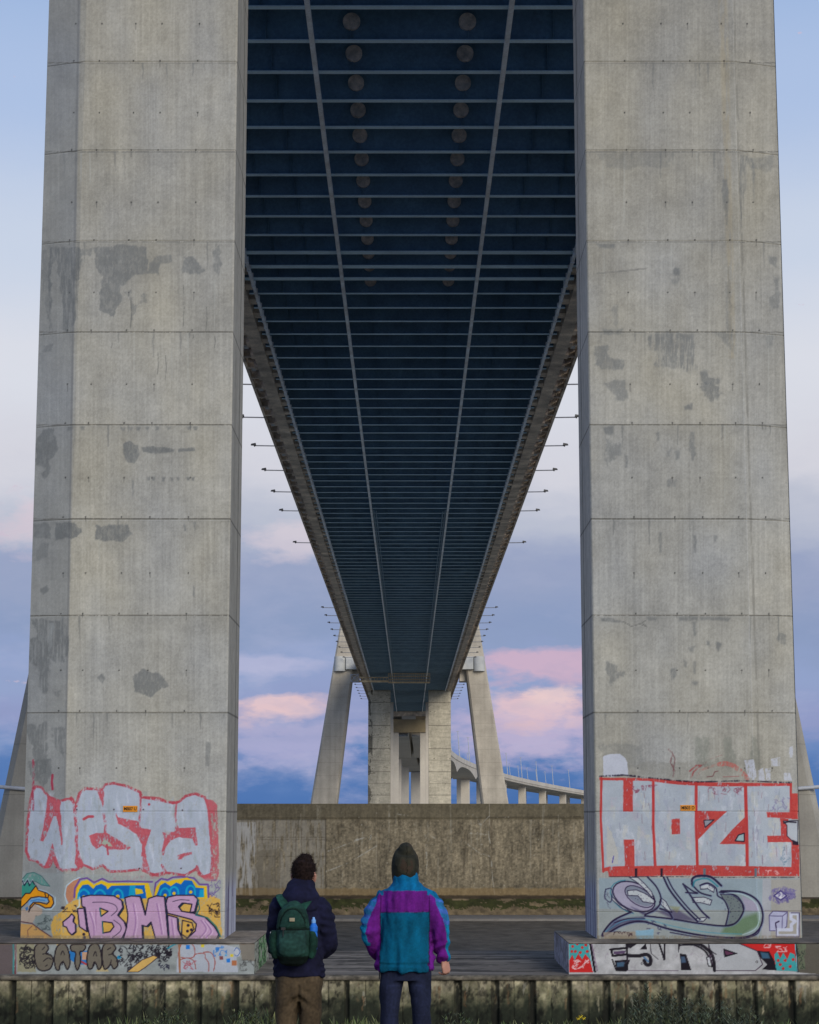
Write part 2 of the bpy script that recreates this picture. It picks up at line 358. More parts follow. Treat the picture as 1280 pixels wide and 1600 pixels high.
# ------------------------------------------------ left pier artwork
def paint_left():
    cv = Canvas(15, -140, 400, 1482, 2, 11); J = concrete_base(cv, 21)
    # outer facet: shade of the face turned from the sun, painted in
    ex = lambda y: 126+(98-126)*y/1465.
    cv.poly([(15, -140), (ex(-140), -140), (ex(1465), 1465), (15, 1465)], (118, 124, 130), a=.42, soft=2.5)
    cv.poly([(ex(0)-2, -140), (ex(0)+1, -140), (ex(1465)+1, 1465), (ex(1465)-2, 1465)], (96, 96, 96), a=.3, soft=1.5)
    joint_lines(cv, J, (15, 400)); holes(cv, J, [(112, 88), (151, 120), (205, 178), (247, 224), (306, 285)], -1)
    k = 2.667
    Z = lambda p: z3(p, 0, 0, k)
    stain(cv, Z([(200, 1030), (330, 1030), (345, 1080), (325, 1180), (320, 1330), (285, 1400), (262, 1370), (255, 1200), (235, 1080), (215, 1110), (205, 1390), (200, 1200)]), .62, streak=.25)
    stain(cv, Z([(175, 1045), (210, 1035), (215, 1380), (180, 1250)]), .35, streak=.3)
    stain(cv, Z([(390, 1030), (500, 1022), (612, 1030), (615, 1140), (560, 1150), (500, 1200), (505, 1250), (470, 1320), (415, 1290), (412, 1230), (430, 1150), (400, 1110)]), .55)
    stain(cv, Z([(625, 1090), (660, 1065), (715, 1062), (720, 1095), (670, 1105), (660, 1140), (615, 1140)]), .45)
    stain(cv, Z([(765, 1075), (800, 1068), (855, 1130), (830, 1140), (765, 1135)]), .55)
    stain(cv, Z([(890, 1040), (915, 1020), (925, 1100), (915, 1150), (885, 1120)]), .4)
    stain(cv, Z([(515, 1215), (545, 1210), (548, 1340), (600, 1215), (610, 1260), (560, 1275)]), .35)
    stain(cv, Z([(330, 1035), (385, 1035), (380, 1065), (335, 1060)]), .4)
    stain(cv, Z([(180, 1440), (220, 1435), (218, 1465), (175, 1465)]), .4)
    for x, y0, y1 in ((545, 1250, 1370), (765, 1190, 1370), (860, 1280, 1375), (690, 1480, 1590), (658, 1470, 1560), (465, 1420, 1450), (895, 1400, 1450), (805, 1395, 1410)):
        cv.line(Z([(x, y0), (x+3, (y0+y1)/2), (x-2, y1)]), 1.2, (84, 86, 82), .6, rough=.3)
    Z = lambda p: z3(p, 0, 600, k)
    stain(cv, Z([(180, 190), (225, 185), (240, 265), (205, 330), (200, 385), (185, 398), (170, 375), (190, 350), (150, 340), (150, 250)]), .6)
    stain(cv, Z([(515, 250), (540, 236), (575, 255), (578, 300), (560, 332), (530, 325), (517, 295)]), .7, 1.5)
    stain(cv, Z([(590, 262), (640, 258), (725, 270), (722, 282), (640, 292), (595, 284)]), .7, 1.5); stain(cv, Z([(742, 270), (812, 265), (812, 280), (742, 283)]), .65, 1.5)
    for x in (510, 545, 575, 615, 655, 705, 790, 815, 345, 290): stain(cv, Z([(x-10, 178), (x+10, 178), (x+6, 192), (x-6, 192)]), .5, 1.5)
    for x in (620, 640, 680, 715, 745, 785, 805): stain(cv, Z([(x-7, 388), (x+8, 388), (x+4, 404), (x-4, 404)]), .55, 1.5)
    stain(cv, Z([(549, 400), (558, 400), (556, 470), (552, 470)]), .5, 1)
    stain(cv, Z([(140, 582), (210, 580), (205, 645), (140, 640)]), .5); stain(cv, Z([(228, 582), (310, 575), (345, 615), (320, 640), (235, 645)]), .72)
    stain(cv, Z([(400, 590), (460, 588), (530, 590), (553, 625), (515, 655), (400, 650)]), .72)
    stain(cv, Z([(170, 660), (205, 660), (200, 720), (140, 740)]), .3); stain(cv, Z([(165, 855), (195, 840), (205, 860), (180, 878)]), .55, 2)
    stain(cv, Z([(770, 580), (775, 612), (768, 612), (765, 585)]), .5, 1); stain(cv, Z([(805, 575), (815, 575), (812, 610)]), .5, 1); stain(cv, Z([(805, 840), (812, 850), (810, 890), (803, 880)]), .5, 1)
    stain(cv, Z([(130, 980), (240, 985), (280, 1005), (285, 1120), (270, 1165), (225, 1160), (205, 1140), (200, 1290), (180, 1300), (150, 1180), (120, 1160), (120, 1060), (155, 1050)]), .62, 4, streak=.1)
    stain(cv, Z([(205, 1000), (225, 1000), (222, 1060), (210, 1120), (200, 1100)]), .5, col=(150, 154, 152))
    stain(cv, Z([(405, 1225), (425, 1205), (437, 1225), (428, 1250)]), .55, 1.5)
    stain(cv, Z([(558, 1210), (590, 1200), (600, 1185), (615, 1200), (670, 1205), (705, 1260), (670, 1270), (625, 1305), (560, 1280)]), .66, 2.5)
    stain(cv, Z([(225, 1280), (255, 1280), (245, 1310), (230, 1300)]), .4, 2)
    stain(cv, Z([(110, 1420), (195, 1415), (195, 1620), (150, 1640), (135, 1500), (115, 1470)]), .6, 4, streak=.2)
    stain(cv, Z([(215, 1430), (270, 1430), (265, 1560), (225, 1500)]), .5, 4, streak=.3)
    stain(cv, [(42, 1190), (78, 1186), (82, 1212), (68, 1230), (50, 1215)], .55, 3); stain(cv, [(322, 1160), (330, 1160), (327, 1198), (321, 1198)], .4, 1)
    # ---- silver and red throw-up
    RED, SIL = (172, 68, 80), (168, 177, 190)
    sil = [(50, 1240), (55, 1229), (64, 1230), (72, 1240), (78, 1246), (94, 1252), (104, 1249), (113, 1249), (119, 1260), (124, 1240), (133, 1232), (148, 1233), (160, 1233), (164, 1226), (178, 1224), (200, 1229), (219, 1238), (222, 1246), (246, 1249), (270, 1255), (280, 1253), (290, 1244), (305, 1240), (320, 1246), (326, 1262), (329, 1300), (332, 1345), (330, 1366), (318, 1370), (306, 1358), (290, 1368), (262, 1364), (246, 1368), (235, 1365), (222, 1358), (198, 1361), (172, 1362), (160, 1352), (145, 1358), (132, 1352), (119, 1359), (98, 1360), (91, 1356), (84, 1342), (77, 1354), (68, 1355), (58, 1346), (46, 1343), (41, 1330), (43, 1290), (46, 1262)]
    cv.poly(sil, SIL, a=.93, rough=-.6, wob=.8)
    _r = random.Random(6)
    for i in range(260):
        x = _r.uniform(50, 325); y = _r.uniform(1235, 1345); cv.poly([(x, y), (x+_r.uniform(2, 6), y), (x+_r.uniform(2, 6), y+_r.uniform(10, 34)), (x, y+_r.uniform(8, 30))], _r.choice([(158, 168, 182), (192, 198, 210), (164, 170, 192), (150, 160, 162), (150, 152, 150)]), _r.uniform(.2, .6), wob=2.5, soft=.8, rough=.35)
    cv.poly([(30, 1225), (110, 1245), (125, 1228), (165, 1215), (225, 1232), (325, 1236), (345, 1250), (345, 1210), (30, 1200)], (154, 154, 150), .0)
    cv.line(sil+[sil[0]], 4.2, RED, .92, rough=.3, wob=.7)
    cv.line([(52, 1188), (53, 1210), (51, 1240), (52, 1265)], 3.4, (160, 62, 82), .9, rough=.4); cv.line([(82, 1211), (81, 1222), (82, 1233)], 3.6, (160, 52, 75), .95, wob=.4)
    R = lambda pts, a=.95, ro=.15: cv.poly(pts, RED, a=a, rough=ro, wob=1.0)
    R0 = R
    def R(pts, a=.95, ro=.15): R0(pts, a, ro-.2); cv.poly(pts, (196, 110, 116), .5, rough=.6, wob=1.0)
    R([(74, 1243), (84, 1249), (96, 1252), (94, 1262), (95, 1275), (98, 1320), (96, 1321), (92, 1290), (87, 1275), (83, 1276), (77, 1295), (68, 1315), (63, 1314), (68, 1290), (72, 1265)])
    R([(82, 1317), (86, 1334), (93, 1354), (89, 1356), (82, 1344), (75, 1357), (68, 1356), (75, 1342)])
    cv.line([(111, 1247), (116, 1256), (118, 1280), (120, 1300), (119, 1318), (123, 1338), (128, 1350)], 4.6, RED, .9, rough=.4, wob=.8)
    R([(119, 1325), (124, 1340), (133, 1352), (122, 1358), (117, 1350)]); cv.line([(131, 1280), (138, 1276), (145, 1276)], 4.2, RED, .95)
    R([(150, 1230), (161, 1233), (163, 1240), (161, 1262), (157, 1250)]); cv.line([(162, 1272), (165, 1290), (164, 1302)], 4, RED, .85, rough=.5)
    R([(139, 1306), (150, 1302), (166, 1301), (178, 1308), (190, 1316), (204, 1324), (200, 1328), (180, 1327), (170, 1328), (160, 1321), (150, 1327), (144, 1320)])
    cv.poly([(158, 1318), (163, 1312), (172, 1317), (176, 1323), (168, 1322)], (160, 178, 158), .9)
    cv.line([(167, 1320), (169, 1335)], 3, RED, .9)
    R([(181, 1270), (185, 1277), (205, 1281), (216, 1284), (221, 1294), (236, 1297), (233, 1307), (227, 1325), (229, 1340), (221, 1338), (222, 1320), (214, 1304), (199, 1294), (184, 1287)])
    cv.line([(219, 1238), (220, 1262), (217, 1288)], 3.2, RED, .85, rough=.3); cv.line([(226, 1246), (248, 1247), (262, 1253), (277, 1254)], 3.6, RED, .9, rough=.2); cv.dot(233, 1257, 2, RED)
    cv.line([(276, 1253), (274, 1275), (277, 1292)], 3, RED, .8, rough=.3)
    R([(254, 1301), (273, 1300), (276, 1286), (280, 1294), (305, 1293), (309, 1321), (305, 1321), (301, 1311), (280, 1308), (267, 1313), (259, 1324), (256, 1336), (252, 1335), (257, 1312)])
    R([(277, 1336), (300, 1331), (300, 1335), (288, 1339), (284, 1343), (278, 1343)]); cv.line([(253, 1352), (259, 1363), (236, 1368)], 4, RED, .85, rough=.3)
    cv.line([(308, 1354), (311, 1366), (320, 1372)], 4.5, RED, .9, rough=.2); R([(224, 1330), (230, 1345), (236, 1368), (222, 1362)], .8, .6)
    R([(321, 1249), (332, 1250), (339, 1258), (341, 1300), (343, 1360), (339, 1377), (322, 1377), (314, 1370), (331, 1364), (331, 1330), (327, 1300), (325, 1268)], .88, .45)
    cv.line([(180, 1372), (215, 1372), (250, 1370)], 6, RED, .45, rough=.8)
    for x, y in ((120, 1265), (178, 1265), (224, 1265), (285, 1266), (218, 1357), (283, 1357)): cv.dot(x, y, 1.2, (50, 30, 40), .9)
    # ---- lower wall, coloured pieces
    cv.poly([(30, 1362), (348, 1374), (348, 1470), (30, 1470)], (146, 156, 156), a=.5, soft=3)
    cv.poly([(33, 1376), (42, 1365), (53, 1363), (65, 1369), (73, 1379), (78, 1385), (65, 1383), (55, 1377), (40, 1378)], (84, 140, 130), .8, outline=(50, 95, 95), ow=1, rough=.1)
    cv.poly([(32, 1424), (50, 1410), (66, 1416), (66, 1430), (54, 1436), (50, 1443), (30, 1442)], (176, 158, 142), .95); cv.poly([(30, 1443), (52, 1445), (66, 1455), (86, 1468), (30, 1468)], (194, 150, 88), .95)
    cv.line([(31, 1440), (50, 1443), (62, 1452), (80, 1464)], 1.8, (90, 60, 70)); cv.line([(44, 1464), (43, 1454), (50, 1447)], 1.2, (110, 70, 70), .8)
    cv.poly([(54, 1432), (66, 1428), (80, 1430), (82, 1456), (64, 1452), (54, 1444)], (128, 140, 138), .9, wob=2); cv.scribble(55, 1432, 80, 1452, 14, (80, 90, 90), 1, 3)
    cv.poly([(32, 1385), (40, 1380), (52, 1378), (58, 1386), (50, 1397), (38, 1398), (32, 1402)], (52, 140, 122), .97, wob=1)
    cv.line([(31, 1381), (36, 1376), (38, 1384), (43, 1375), (46, 1384), (50, 1376), (54, 1382)], 1.8, (20, 40, 60)); cv.line([(31, 1379), (36, 1374), (38, 1381), (43, 1373), (47, 1381), (51, 1374)], 1.0, (190, 200, 210), .8)
    cv.poly([(30, 1408), (40, 1396), (47, 1396), (56, 1384), (60, 1391), (74, 1396), (82, 1402), (84, 1411), (80, 1418), (71, 1419), (62, 1414), (54, 1412), (47, 1420), (45, 1425), (47, 1416), (52, 1410), (62, 1410), (73, 1413), (77, 1409), (74, 1403), (60, 1401), (48, 1403), (41, 1411), (31, 1420)], (222, 148, 24), 1, outline=(30, 24, 40), ow=1.6)
    cv.line([(86, 1402), (86, 1414), (80, 1421), (70, 1421), (58, 1415)], 1.2, (180, 210, 225), .9); cv.line([(60, 1390), (72, 1393), (84, 1401)], 1.1, (180, 205, 225), .8)
    cv.poly([(45, 1408), (52, 1404), (62, 1402), (74, 1404), (75, 1409), (64, 1409), (52, 1409), (44, 1416)], (112, 164, 208), 1); cv.line([(48, 1408), (58, 1406), (70, 1407)], 1.6, (50, 110, 170), .8); cv.poly([(39, 1419), (44, 1416), (44, 1422), (41, 1423)], (50, 110, 170), .9)
    cv.line([(70, 1396), (72, 1402)], 1.6, (40, 30, 40)); cv.line([(76, 1398), (75, 1403)], 1.6, (40, 30, 40))
    cv.poly([(80, 1446), (84, 1432), (96, 1425), (104, 1414), (122, 1403), (330, 1398), (344, 1406), (347, 1467), (82, 1467)], (206, 164, 78), .96, wob=1.5, rough=-.2)
    cv.poly([(103, 1402), (103, 1388), (112, 1377), (124, 1372), (121, 1400), (108, 1412)], (180, 122, 92), .95); cv.line([(105, 1412), (101, 1398), (104, 1384), (114, 1376), (125, 1371)], 1.5, (180, 205, 220), .9)
    PUR, YEL, BLU, CYA = (104, 74, 142), (218, 182, 30), (8, 98, 178), (16, 156, 192)
    cv.line([(116, 1402), (117, 1388), (125, 1374), (136, 1372), (147, 1379), (160, 1373), (170, 1378), (200, 1377), (228, 1378), (238, 1378)], 2.6, PUR, 1)
    cv.poly([(118, 1404), (120, 1388), (127, 1377), (137, 1375), (147, 1383), (158, 1376), (169, 1380), (232, 1380), (239, 1404)], YEL, 1, wob=.6)
    cv.poly([(121, 1404), (124, 1390), (129, 1383), (138, 1382), (146, 1389), (150, 1384), (158, 1381), (166, 1385), (168, 1390), (174, 1384), (226, 1383), (229, 1404)], BLU, 1, wob=.4)
    for cx, cy, r_ in ((131, 1399, 9), (156, 1400, 9.5), (184, 1398, 8)):
        cv.line([(cx-r_, cy+5), (cx-r_*.8, cy-4), (cx, cy-r_), (cx+r_*.8, cy-4), (cx+r_, cy+5)], 3.2, CYA, .95, smooth=True); cv.dot(cx, cy+3, 3, YEL); cv.dot(cx+1, cy+4, 1.3, (190, 110, 40))
    cv.poly([(203, 1384), (212, 1384), (210, 1404), (200, 1404)], CYA, .9); cv.poly([(211, 1388), (222, 1390), (224, 1396), (212, 1398)], YEL, .95)
    cv.line([(241, 1402), (243, 1380), (252, 1373), (262, 1375), (270, 1371), (283, 1370), (303, 1372), (312, 1382), (325, 1382), (326, 1402)], 2.6, PUR, 1)
    cv.poly([(240, 1404), (244, 1386), (252, 1376), (262, 1378), (270, 1375), (280, 1374), (292, 1371), (303, 1376), (309, 1384), (323, 1385), (324, 1404)], YEL, 1, wob=.4)
    cv.poly([(244, 1400), (250, 1384), (258, 1379), (267, 1385), (275, 1379), (283, 1382), (288, 1375), (300, 1376), (306, 1387), (319, 1388), (319, 1402), (250, 1404)], BLU, 1, wob=.4)
    for cx, cy, r_ in ((258, 1396, 8), (272, 1393, 7), (298, 1391, 7)):
        cv.line([(cx-r_, cy+7), (cx-r_*.8, cy-3), (cx, cy-r_), (cx+r_*.8, cy-3), (cx+r_, cy+7)], 3, CYA, .95, smooth=True); cv.dot(cx, cy+3, 2.5, YEL)
    cv.poly([(312, 1390), (319, 1390), (319, 1402), (311, 1402)], CYA, .9)
    PK, INK, GRN = (184, 150, 180), (34, 28, 52), (28, 104, 104)
    def letter(pts, holes_=(), sh=(2.6, 1.4)):
        cv.poly([(x+sh[0], y+sh[1]) for x, y in pts], INK, 1); cv.poly([(x+sh[0]*.55, y+sh[1]*.6) for x, y in pts], GRN, .8)
        cv.poly(pts, PK, 1, outline=INK, ow=2.0)
        for h in holes_:
            cv.poly(h, (206, 164, 78), 1, outline=INK, ow=2.0); cv.line([h[0], h[-1]], 2, GRN, .9)
    cv.line([(124, 1402), (124, 1416), (120, 1420)], 2, (190, 215, 225), .8)
    letter([(127, 1402), (140, 1399), (160, 1399), (178, 1400), (190, 1407), (192, 1418), (184, 1430), (194, 1440), (198, 1452), (190, 1467), (141, 1467), (137, 1448), (133, 1418), (128, 1416)],
           [[(156, 1419), (169, 1424), (158, 1432)], [(160, 1440), (175, 1442), (178, 1448), (172, 1456), (161, 1458)]])
    letter([(262, 1402), (275, 1399), (303, 1399), (309, 1405), (304, 1425), (297, 1426), (300, 1413), (285, 1411), (279, 1417), (284, 1424), (302, 1427), (320, 1433), (335, 1448), (342, 1460), (338, 1468), (291, 1468), (305, 1455), (307, 1444), (300, 1437), (285, 1433), (262, 1427), (259, 1413)])
    letter([(262, 1430), (277, 1434), (278, 1452), (285, 1467), (264, 1467)])
    letter([(195, 1403), (205, 1400), (219, 1401), (227, 1430), (232, 1404), (244, 1400), (257, 1401), (263, 1467), (243, 1467), (236, 1441), (229, 1448), (222, 1446), (223, 1467), (193, 1467), (198, 1448), (200, 1430)])
    cv.poly([(285, 1438), (300, 1442), (303, 1452), (293, 1466), (284, 1460)], (206, 164, 78), 1, outline=INK, ow=1.8)
    for x, y in ((294, 1446), (299, 1453), (293, 1455), (131, 1460), (132, 1465)): cv.dot(x, y, 2.3, INK)
    letter([(98, 1441), (108, 1433), (112, 1428), (116, 1432), (114, 1440), (118, 1444), (118, 1456), (112, 1461), (107, 1456), (104, 1449), (99, 1447)], sh=(2, 1))
    letter([(121, 1420), (131, 1419), (133, 1430), (136, 1456), (124, 1448)], sh=(2, 1))
    cv.line([(145, 1410), (165, 1410), (179, 1414), (183, 1422), (174, 1431)], 1.2, INK, .8, smooth=True); cv.line([(150, 1421), (150, 1462)], 1.1, (140, 100, 140), .9)
    cv.line([(178, 1438), (188, 1446), (188, 1455), (176, 1465)], 1.2, INK, .8, smooth=True); cv.line([(270, 1409), (282, 1406), (296, 1407)], 1.2, INK, .8, smooth=True)
    for p in ([(208, 1412), (212, 1440), (208, 1464)], [(245, 1412), (250, 1440), (253, 1460)], [(320, 1440), (330, 1455), (322, 1465)], [(314, 1438), (322, 1452), (312, 1466)], [(140, 1425), (146, 1445), (147, 1462)], [(268, 1436), (271, 1462), (272, 1464)]):
        cv.line(p, 1.5, (138, 100, 148), .75, smooth=True); cv.line([(x+3, y) for x, y in p], 1, (226, 200, 224), .6, smooth=True)
    cv.line([(309, 1404), (312, 1420), (306, 1430), (324, 1434), (338, 1448), (345, 1464)], 2.0, GRN, .9)
    cv.scribble(326, 1412, 341, 1432, 13, (40, 30, 40), 1.1, 6); cv.scribble(97, 1418, 108, 1424, 5, (40, 30, 40), 1.0, 7); cv.scribble(328, 1376, 342, 1402, 10, (100, 80, 140), 1.1, 8, .7); cv.scribble(113, 1416, 120, 1424, 3, INK, 1.2, 2)
    cv.poly([(20, 1462), (400, 1462), (400, 1482), (20, 1482)], (120, 112, 98), .55, soft=3, rough=.2)
    return cv
# ------------------------------------------------ right pier artwork
def paint_right():
    cv = Canvas(880, -140, 1265, 1482, 2, 31); J = concrete_base(cv, 47)
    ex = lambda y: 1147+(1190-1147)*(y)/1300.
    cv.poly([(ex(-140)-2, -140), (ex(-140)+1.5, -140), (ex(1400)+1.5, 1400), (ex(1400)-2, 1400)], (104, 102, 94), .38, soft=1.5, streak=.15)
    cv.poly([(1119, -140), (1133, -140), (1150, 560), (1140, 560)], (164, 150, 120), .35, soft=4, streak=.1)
    joint_lines(cv, J, (880, 1265)); holes(cv, J, [(979, 1000), (1040, 1066), (1082, 1111), (1136, 1169), (1177, 1212)], 1)
    k = 2.667
    Z = lambda p: z3(p, 880, 0, k)
    stain(cv, Z([(665, 745), (685, 745), (690, 820), (685, 960), (672, 870), (662, 800)]), .5, 1.5); stain(cv, Z([(730, 640), (770, 650), (745, 980), (735, 980), (738, 760)]), .4, 2, streak=.1)
    stain(cv, Z([(140, 640), (455, 632), (440, 700), (180, 700)]), .18, 4); stain(cv, Z([(765, 660), (880, 650), (870, 720), (780, 700)]), .3, 3)
    stain(cv, Z([(785, 660), (800, 700), (795, 840), (788, 740)]), .4, 1)
    stain(cv, Z([(135, 1012), (220, 1015), (210, 1035), (150, 1030)]), .5, 2); stain(cv, Z([(460, 1115), (485, 1115), (485, 1148), (460, 1148)]), .6, 1.5); stain(cv, Z([(450, 1160), (490, 1160), (480, 1185), (455, 1185)]), .3, 2)
    cv.line(Z([(140, 1140), (260, 1128), (350, 1118)]), 1.6, (100, 100, 96), .6, wob=.8)
    stain(cv, Z([(855, 1060), (895, 1080), (890, 1110), (860, 1100)]), .4, 2); stain(cv, Z([(880, 1150), (900, 1160), (902, 1280), (870, 1290), (860, 1240), (880, 1220)]), .38, 3)
    stain(cv, Z([(675, 1100), (700, 1110), (700, 1380), (680, 1380)]), .3, 2, streak=.2); stain(cv, Z([(205, 1280), (235, 1270), (225, 1370), (212, 1350)]), .3, 3)
    stain(cv, Z([(130, 1440), (185, 1440), (190, 1490), (260, 1500), (250, 1540), (190, 1535), (160, 1540), (135, 1520)]), .5, 4); stain(cv, Z([(165, 1370), (250, 1372), (240, 1395), (170, 1395)]), .4, 2)
    stain(cv, Z([(350, 1390), (545, 1388), (545, 1470), (555, 1540), (500, 1548), (450, 1530), (385, 1530), (395, 1460), (350, 1450)]), .48, 4, streak=.15)
    stain(cv, Z([(575, 1550), (600, 1545), (610, 1575), (660, 1575), (650, 1600), (580, 1600)]), .5, 3); stain(cv, Z([(640, 1390), (720, 1390), (710, 1470), (690, 1450)]), .3, 3); stain(cv, Z([(840, 1400), (880, 1400), (870, 1455), (850, 1440)]), .3, 3)
    Z = lambda p: z3(p, 880, 600, k)
    stain(cv, Z([(170, -10), (260, -20), (270, 60), (235, 70), (190, 20)]), .4, 4); stain(cv, Z([(575, -10), (645, 5), (655, 40), (620, 70), (590, 50)]), .5, 4); stain(cv, Z([(500, 90), (540, 82), (540, 108), (505, 106)]), .6, 2)
    stain(cv, Z([(170, 178), (210, 175), (208, 212), (172, 210)]), .6, 2); stain(cv, Z([(180, 230), (240, 250), (230, 300), (190, 350), (178, 300)]), .4, 5); stain(cv, Z([(530, 200), (545, 200), (552, 290), (540, 320), (528, 280)]), .5, 1.5)
    stain(cv, Z([(465, 280), (485, 275), (482, 312), (470, 315)]), .5, 1.5); stain(cv, Z([(430, 400), (455, 390), (470, 400), (465, 430), (430, 430)]), .4, 2); stain(cv, Z([(430, 280), (450, 270), (448, 300), (432, 305)]), .35, 2)
    for x, y0, y1 in ((405, 620, 700), (548, 630, 705), (635, 632, 655), (395, 200, 235), (265, 300, 350), (548, 1160, 1210), (548, 990, 1050)): stain(cv, Z([(x-6, y0), (x+6, y0), (x+5, y1), (x-4, y1)]), .5, 1.2)
    stain(cv, Z([(155, 975), (200, 975), (255, 995), (200, 992), (160, 988)]), .7, 1); cv.line(Z([(250, 990), (285, 1010), (320, 1000), (350, 1012), (330, 995), (345, 985)]), 1.1, (90, 90, 86), .7)
    for x0 in (350, 480, 520, 570, 610, 650): stain(cv, Z([(x0, 972), (x0+45, 972), (x0+38, 985), (x0+5, 985)]), .5, 1.5)
    stain(cv, Z([(640, 1075), (665, 1085), (650, 1115), (638, 1100)]), .6, 2); stain(cv, Z([(598, 1070), (610, 1072), (612, 1092), (600, 1088)]), .6, 1); stain(cv, Z([(520, 1098), (552, 1095), (545, 1118), (530, 1115)]), .4, 2)
    stain(cv, Z([(175, 1160), (215, 1170), (225, 1200), (265, 1200), (265, 1215), (215, 1235), (200, 1260), (180, 1200)]), .5, 4); stain(cv, Z([(445, 1190), (475, 1180), (470, 1220), (455, 1235)]), .55, 2); stain(cv, Z([(535, 1240), (565, 1240), (560, 1255), (540, 1255)]), .5, 2)
    stain(cv, Z([(895, 1040), (930, 1045), (932, 1085), (905, 1080), (890, 1065)]), .45, 3); stain(cv, Z([(500, 1150), (520, 1160), (515, 1180), (505, 1175)]), .4, 2)
    for x, w_ in ((570, 26), (690, 30), (600, 16), (800, 26)): stain(cv, Z([(x-w_*.5, 1470), (x+w_*.5, 1480), (x+w_, 1600), (x-w_, 1600)]), .3, 4, (106, 112, 102))
    stain(cv, Z([(150, 1500), (320, 1500), (350, 1600), (180, 1600)]), .25, 6); stain(cv, [(950, 1195), (1190, 1185), (1190, 1222), (942, 1214)], .3, 5, (124, 122, 112))
    RED, SIL, INK = (178, 56, 54), (164, 172, 180), (34, 28, 44)
    # pale patches and old scribbles above the big piece
    WH = (184, 188, 198)
    cv.poly([(943, 1213), (943, 1182), (952, 1178), (968, 1177), (976, 1184), (981, 1193), (982, 1212), (972, 1211), (958, 1214)], WH, .97, wob=1.2)
    for p in ([(1163, 1188), (1179, 1187), (1183, 1219), (1170, 1219)], [(1184, 1204), (1193, 1200), (1196, 1220), (1184, 1220)], [(1196, 1201), (1205, 1200), (1204, 1220), (1198, 1220)], [(1205, 1186), (1219, 1183), (1219, 1197), (1206, 1198)], [(1234, 1168), (1239, 1166), (1239, 1184), (1234, 1184)], [(1225, 1208), (1235, 1207), (1237, 1220), (1226, 1220)]):
        cv.poly(p, WH, .85, wob=1.2, rough=.15)
    cv.line([(1045, 1171), (1051, 1178), (1048, 1190), (1054, 1205), (1051, 1220)], 2.4, (112, 72, 74), .75, rough=.4); cv.line([(1050, 1175), (1055, 1186), (1052, 1205)], 1.6, (112, 72, 74), .7)
    cv.line([(1078, 1205), (1088, 1196), (1096, 1196), (1084, 1206), (1080, 1216)], 2.4, (150, 70, 70), .8, rough=.2); cv.line([(1095, 1198), (1110, 1186), (1128, 1180)], 1.3, (130, 80, 80), .5, rough=.5)
    cv.line([(1124, 1194), (1136, 1193), (1147, 1197), (1158, 1205), (1168, 1216)], 7, (188, 88, 80), .72, rough=.35, wob=.8); cv.line([(1090, 1215), (1094, 1204), (1110, 1198), (1124, 1194)], 4, (170, 110, 100), .4, rough=.7)
    cv.line([(1105, 1214), (1114, 1213), (1117, 1206), (1122, 1205)], 1.6, (110, 70, 70), .8); cv.line([(1130, 1214), (1155, 1213)], 1.3, (150, 80, 80), .6)
    # block letters
    cv.poly([(938, 1216), (1100, 1222), (1237, 1226), (1237, 1280), (1247, 1282), (1249, 1366), (1242, 1366), (940, 1358)], SIL, .97)
    r = random.Random(4)
    for i in range(260):
        x = r.uniform(945, 1240); y = r.uniform(1228, 1345); c = r.choice([(160, 168, 180), (190, 186, 168), (150, 156, 172), (196, 200, 206), (178, 168, 178)])
        cv.poly([(x, y), (x+r.uniform(3, 12), y+r.uniform(-2, 2)), (x+r.uniform(3, 12), y+r.uniform(8, 30)), (x+r.uniform(-3, 2), y+r.uniform(8, 26))], c, r.uniform(.2, .5), wob=2.5, rough=.3, soft=.8)
    for i in range(85):
        x = r.uniform(948, 1236); y = r.uniform(1230, 1340); cv.line([(x, y), (x+r.uniform(-1.5, 1.5), y+r.uniform(4, 16))], .9, r.choice([(110, 104, 134), (130, 140, 150), (120, 90, 100)]), .55)
    def Rr(p, ro=.12):
        cv.poly(p, RED, .97, rough=ro-.5, wob=.5); cv.poly(p, (150, 52, 52), .5, rough=.55, wob=.5); cv.poly(p, (206, 92, 80), .45, rough=.7, wob=.5)
    Rr([(937, 1215), (1010, 1216), (1060, 1220), (1120, 1223), (1238, 1224), (1238, 1228), (1120, 1229), (1060, 1226), (1010, 1220), (937, 1219)])
    cv.line([(937, 1213), (975, 1211), (1010, 1215), (1060, 1220), (1090, 1222), (1160, 1220), (1236, 1223)], 2.2, INK, .85, rough=.35, wob=.7)
    cv.line([(940, 1216), (939, 1280), (941, 1320), (943, 1362)], 3.6, RED, .97)
    Rr([(974, 1218), (989, 1219), (989, 1268), (974, 1268)]); Rr([(975, 1312), (991, 1312), (992, 1358), (977, 1358)])
    cv.line([(1021, 1222), (1021, 1290), (1024, 1354)], 4.2, RED, .97); Rr([(1049, 1280), (1062, 1279), (1063, 1303), (1050, 1304)])
    cv.line([(1088, 1224), (1088, 1290), (1090, 1354)], 4.6, RED, .97); cv.line([(1165, 1226), (1167, 1300), (1168, 1354)], 5, RED, .97)
    Rr([(1090, 1267), (1136, 1268), (1112, 1290), (1091, 1312)]); cv.poly([(1100, 1282), (1116, 1281), (1102, 1293)], (140, 150, 160), .9, outline=INK, ow=1.4)
    Rr([(1125, 1319), (1145, 1296), (1166, 1275), (1167, 1319)]); cv.poly([(1149, 1314), (1154, 1305), (1163, 1302), (1163, 1315)], (150, 180, 180), .95, outline=INK, ow=1.8)
    cv.line([(1236, 1225), (1236, 1268)], 3.4, RED, .97); Rr([(1237, 1240), (1247, 1240), (1247, 1280), (1237, 1280)]); Rr([(1198, 1269), (1247, 1269), (1247, 1280), (1219, 1278), (1199, 1277)])
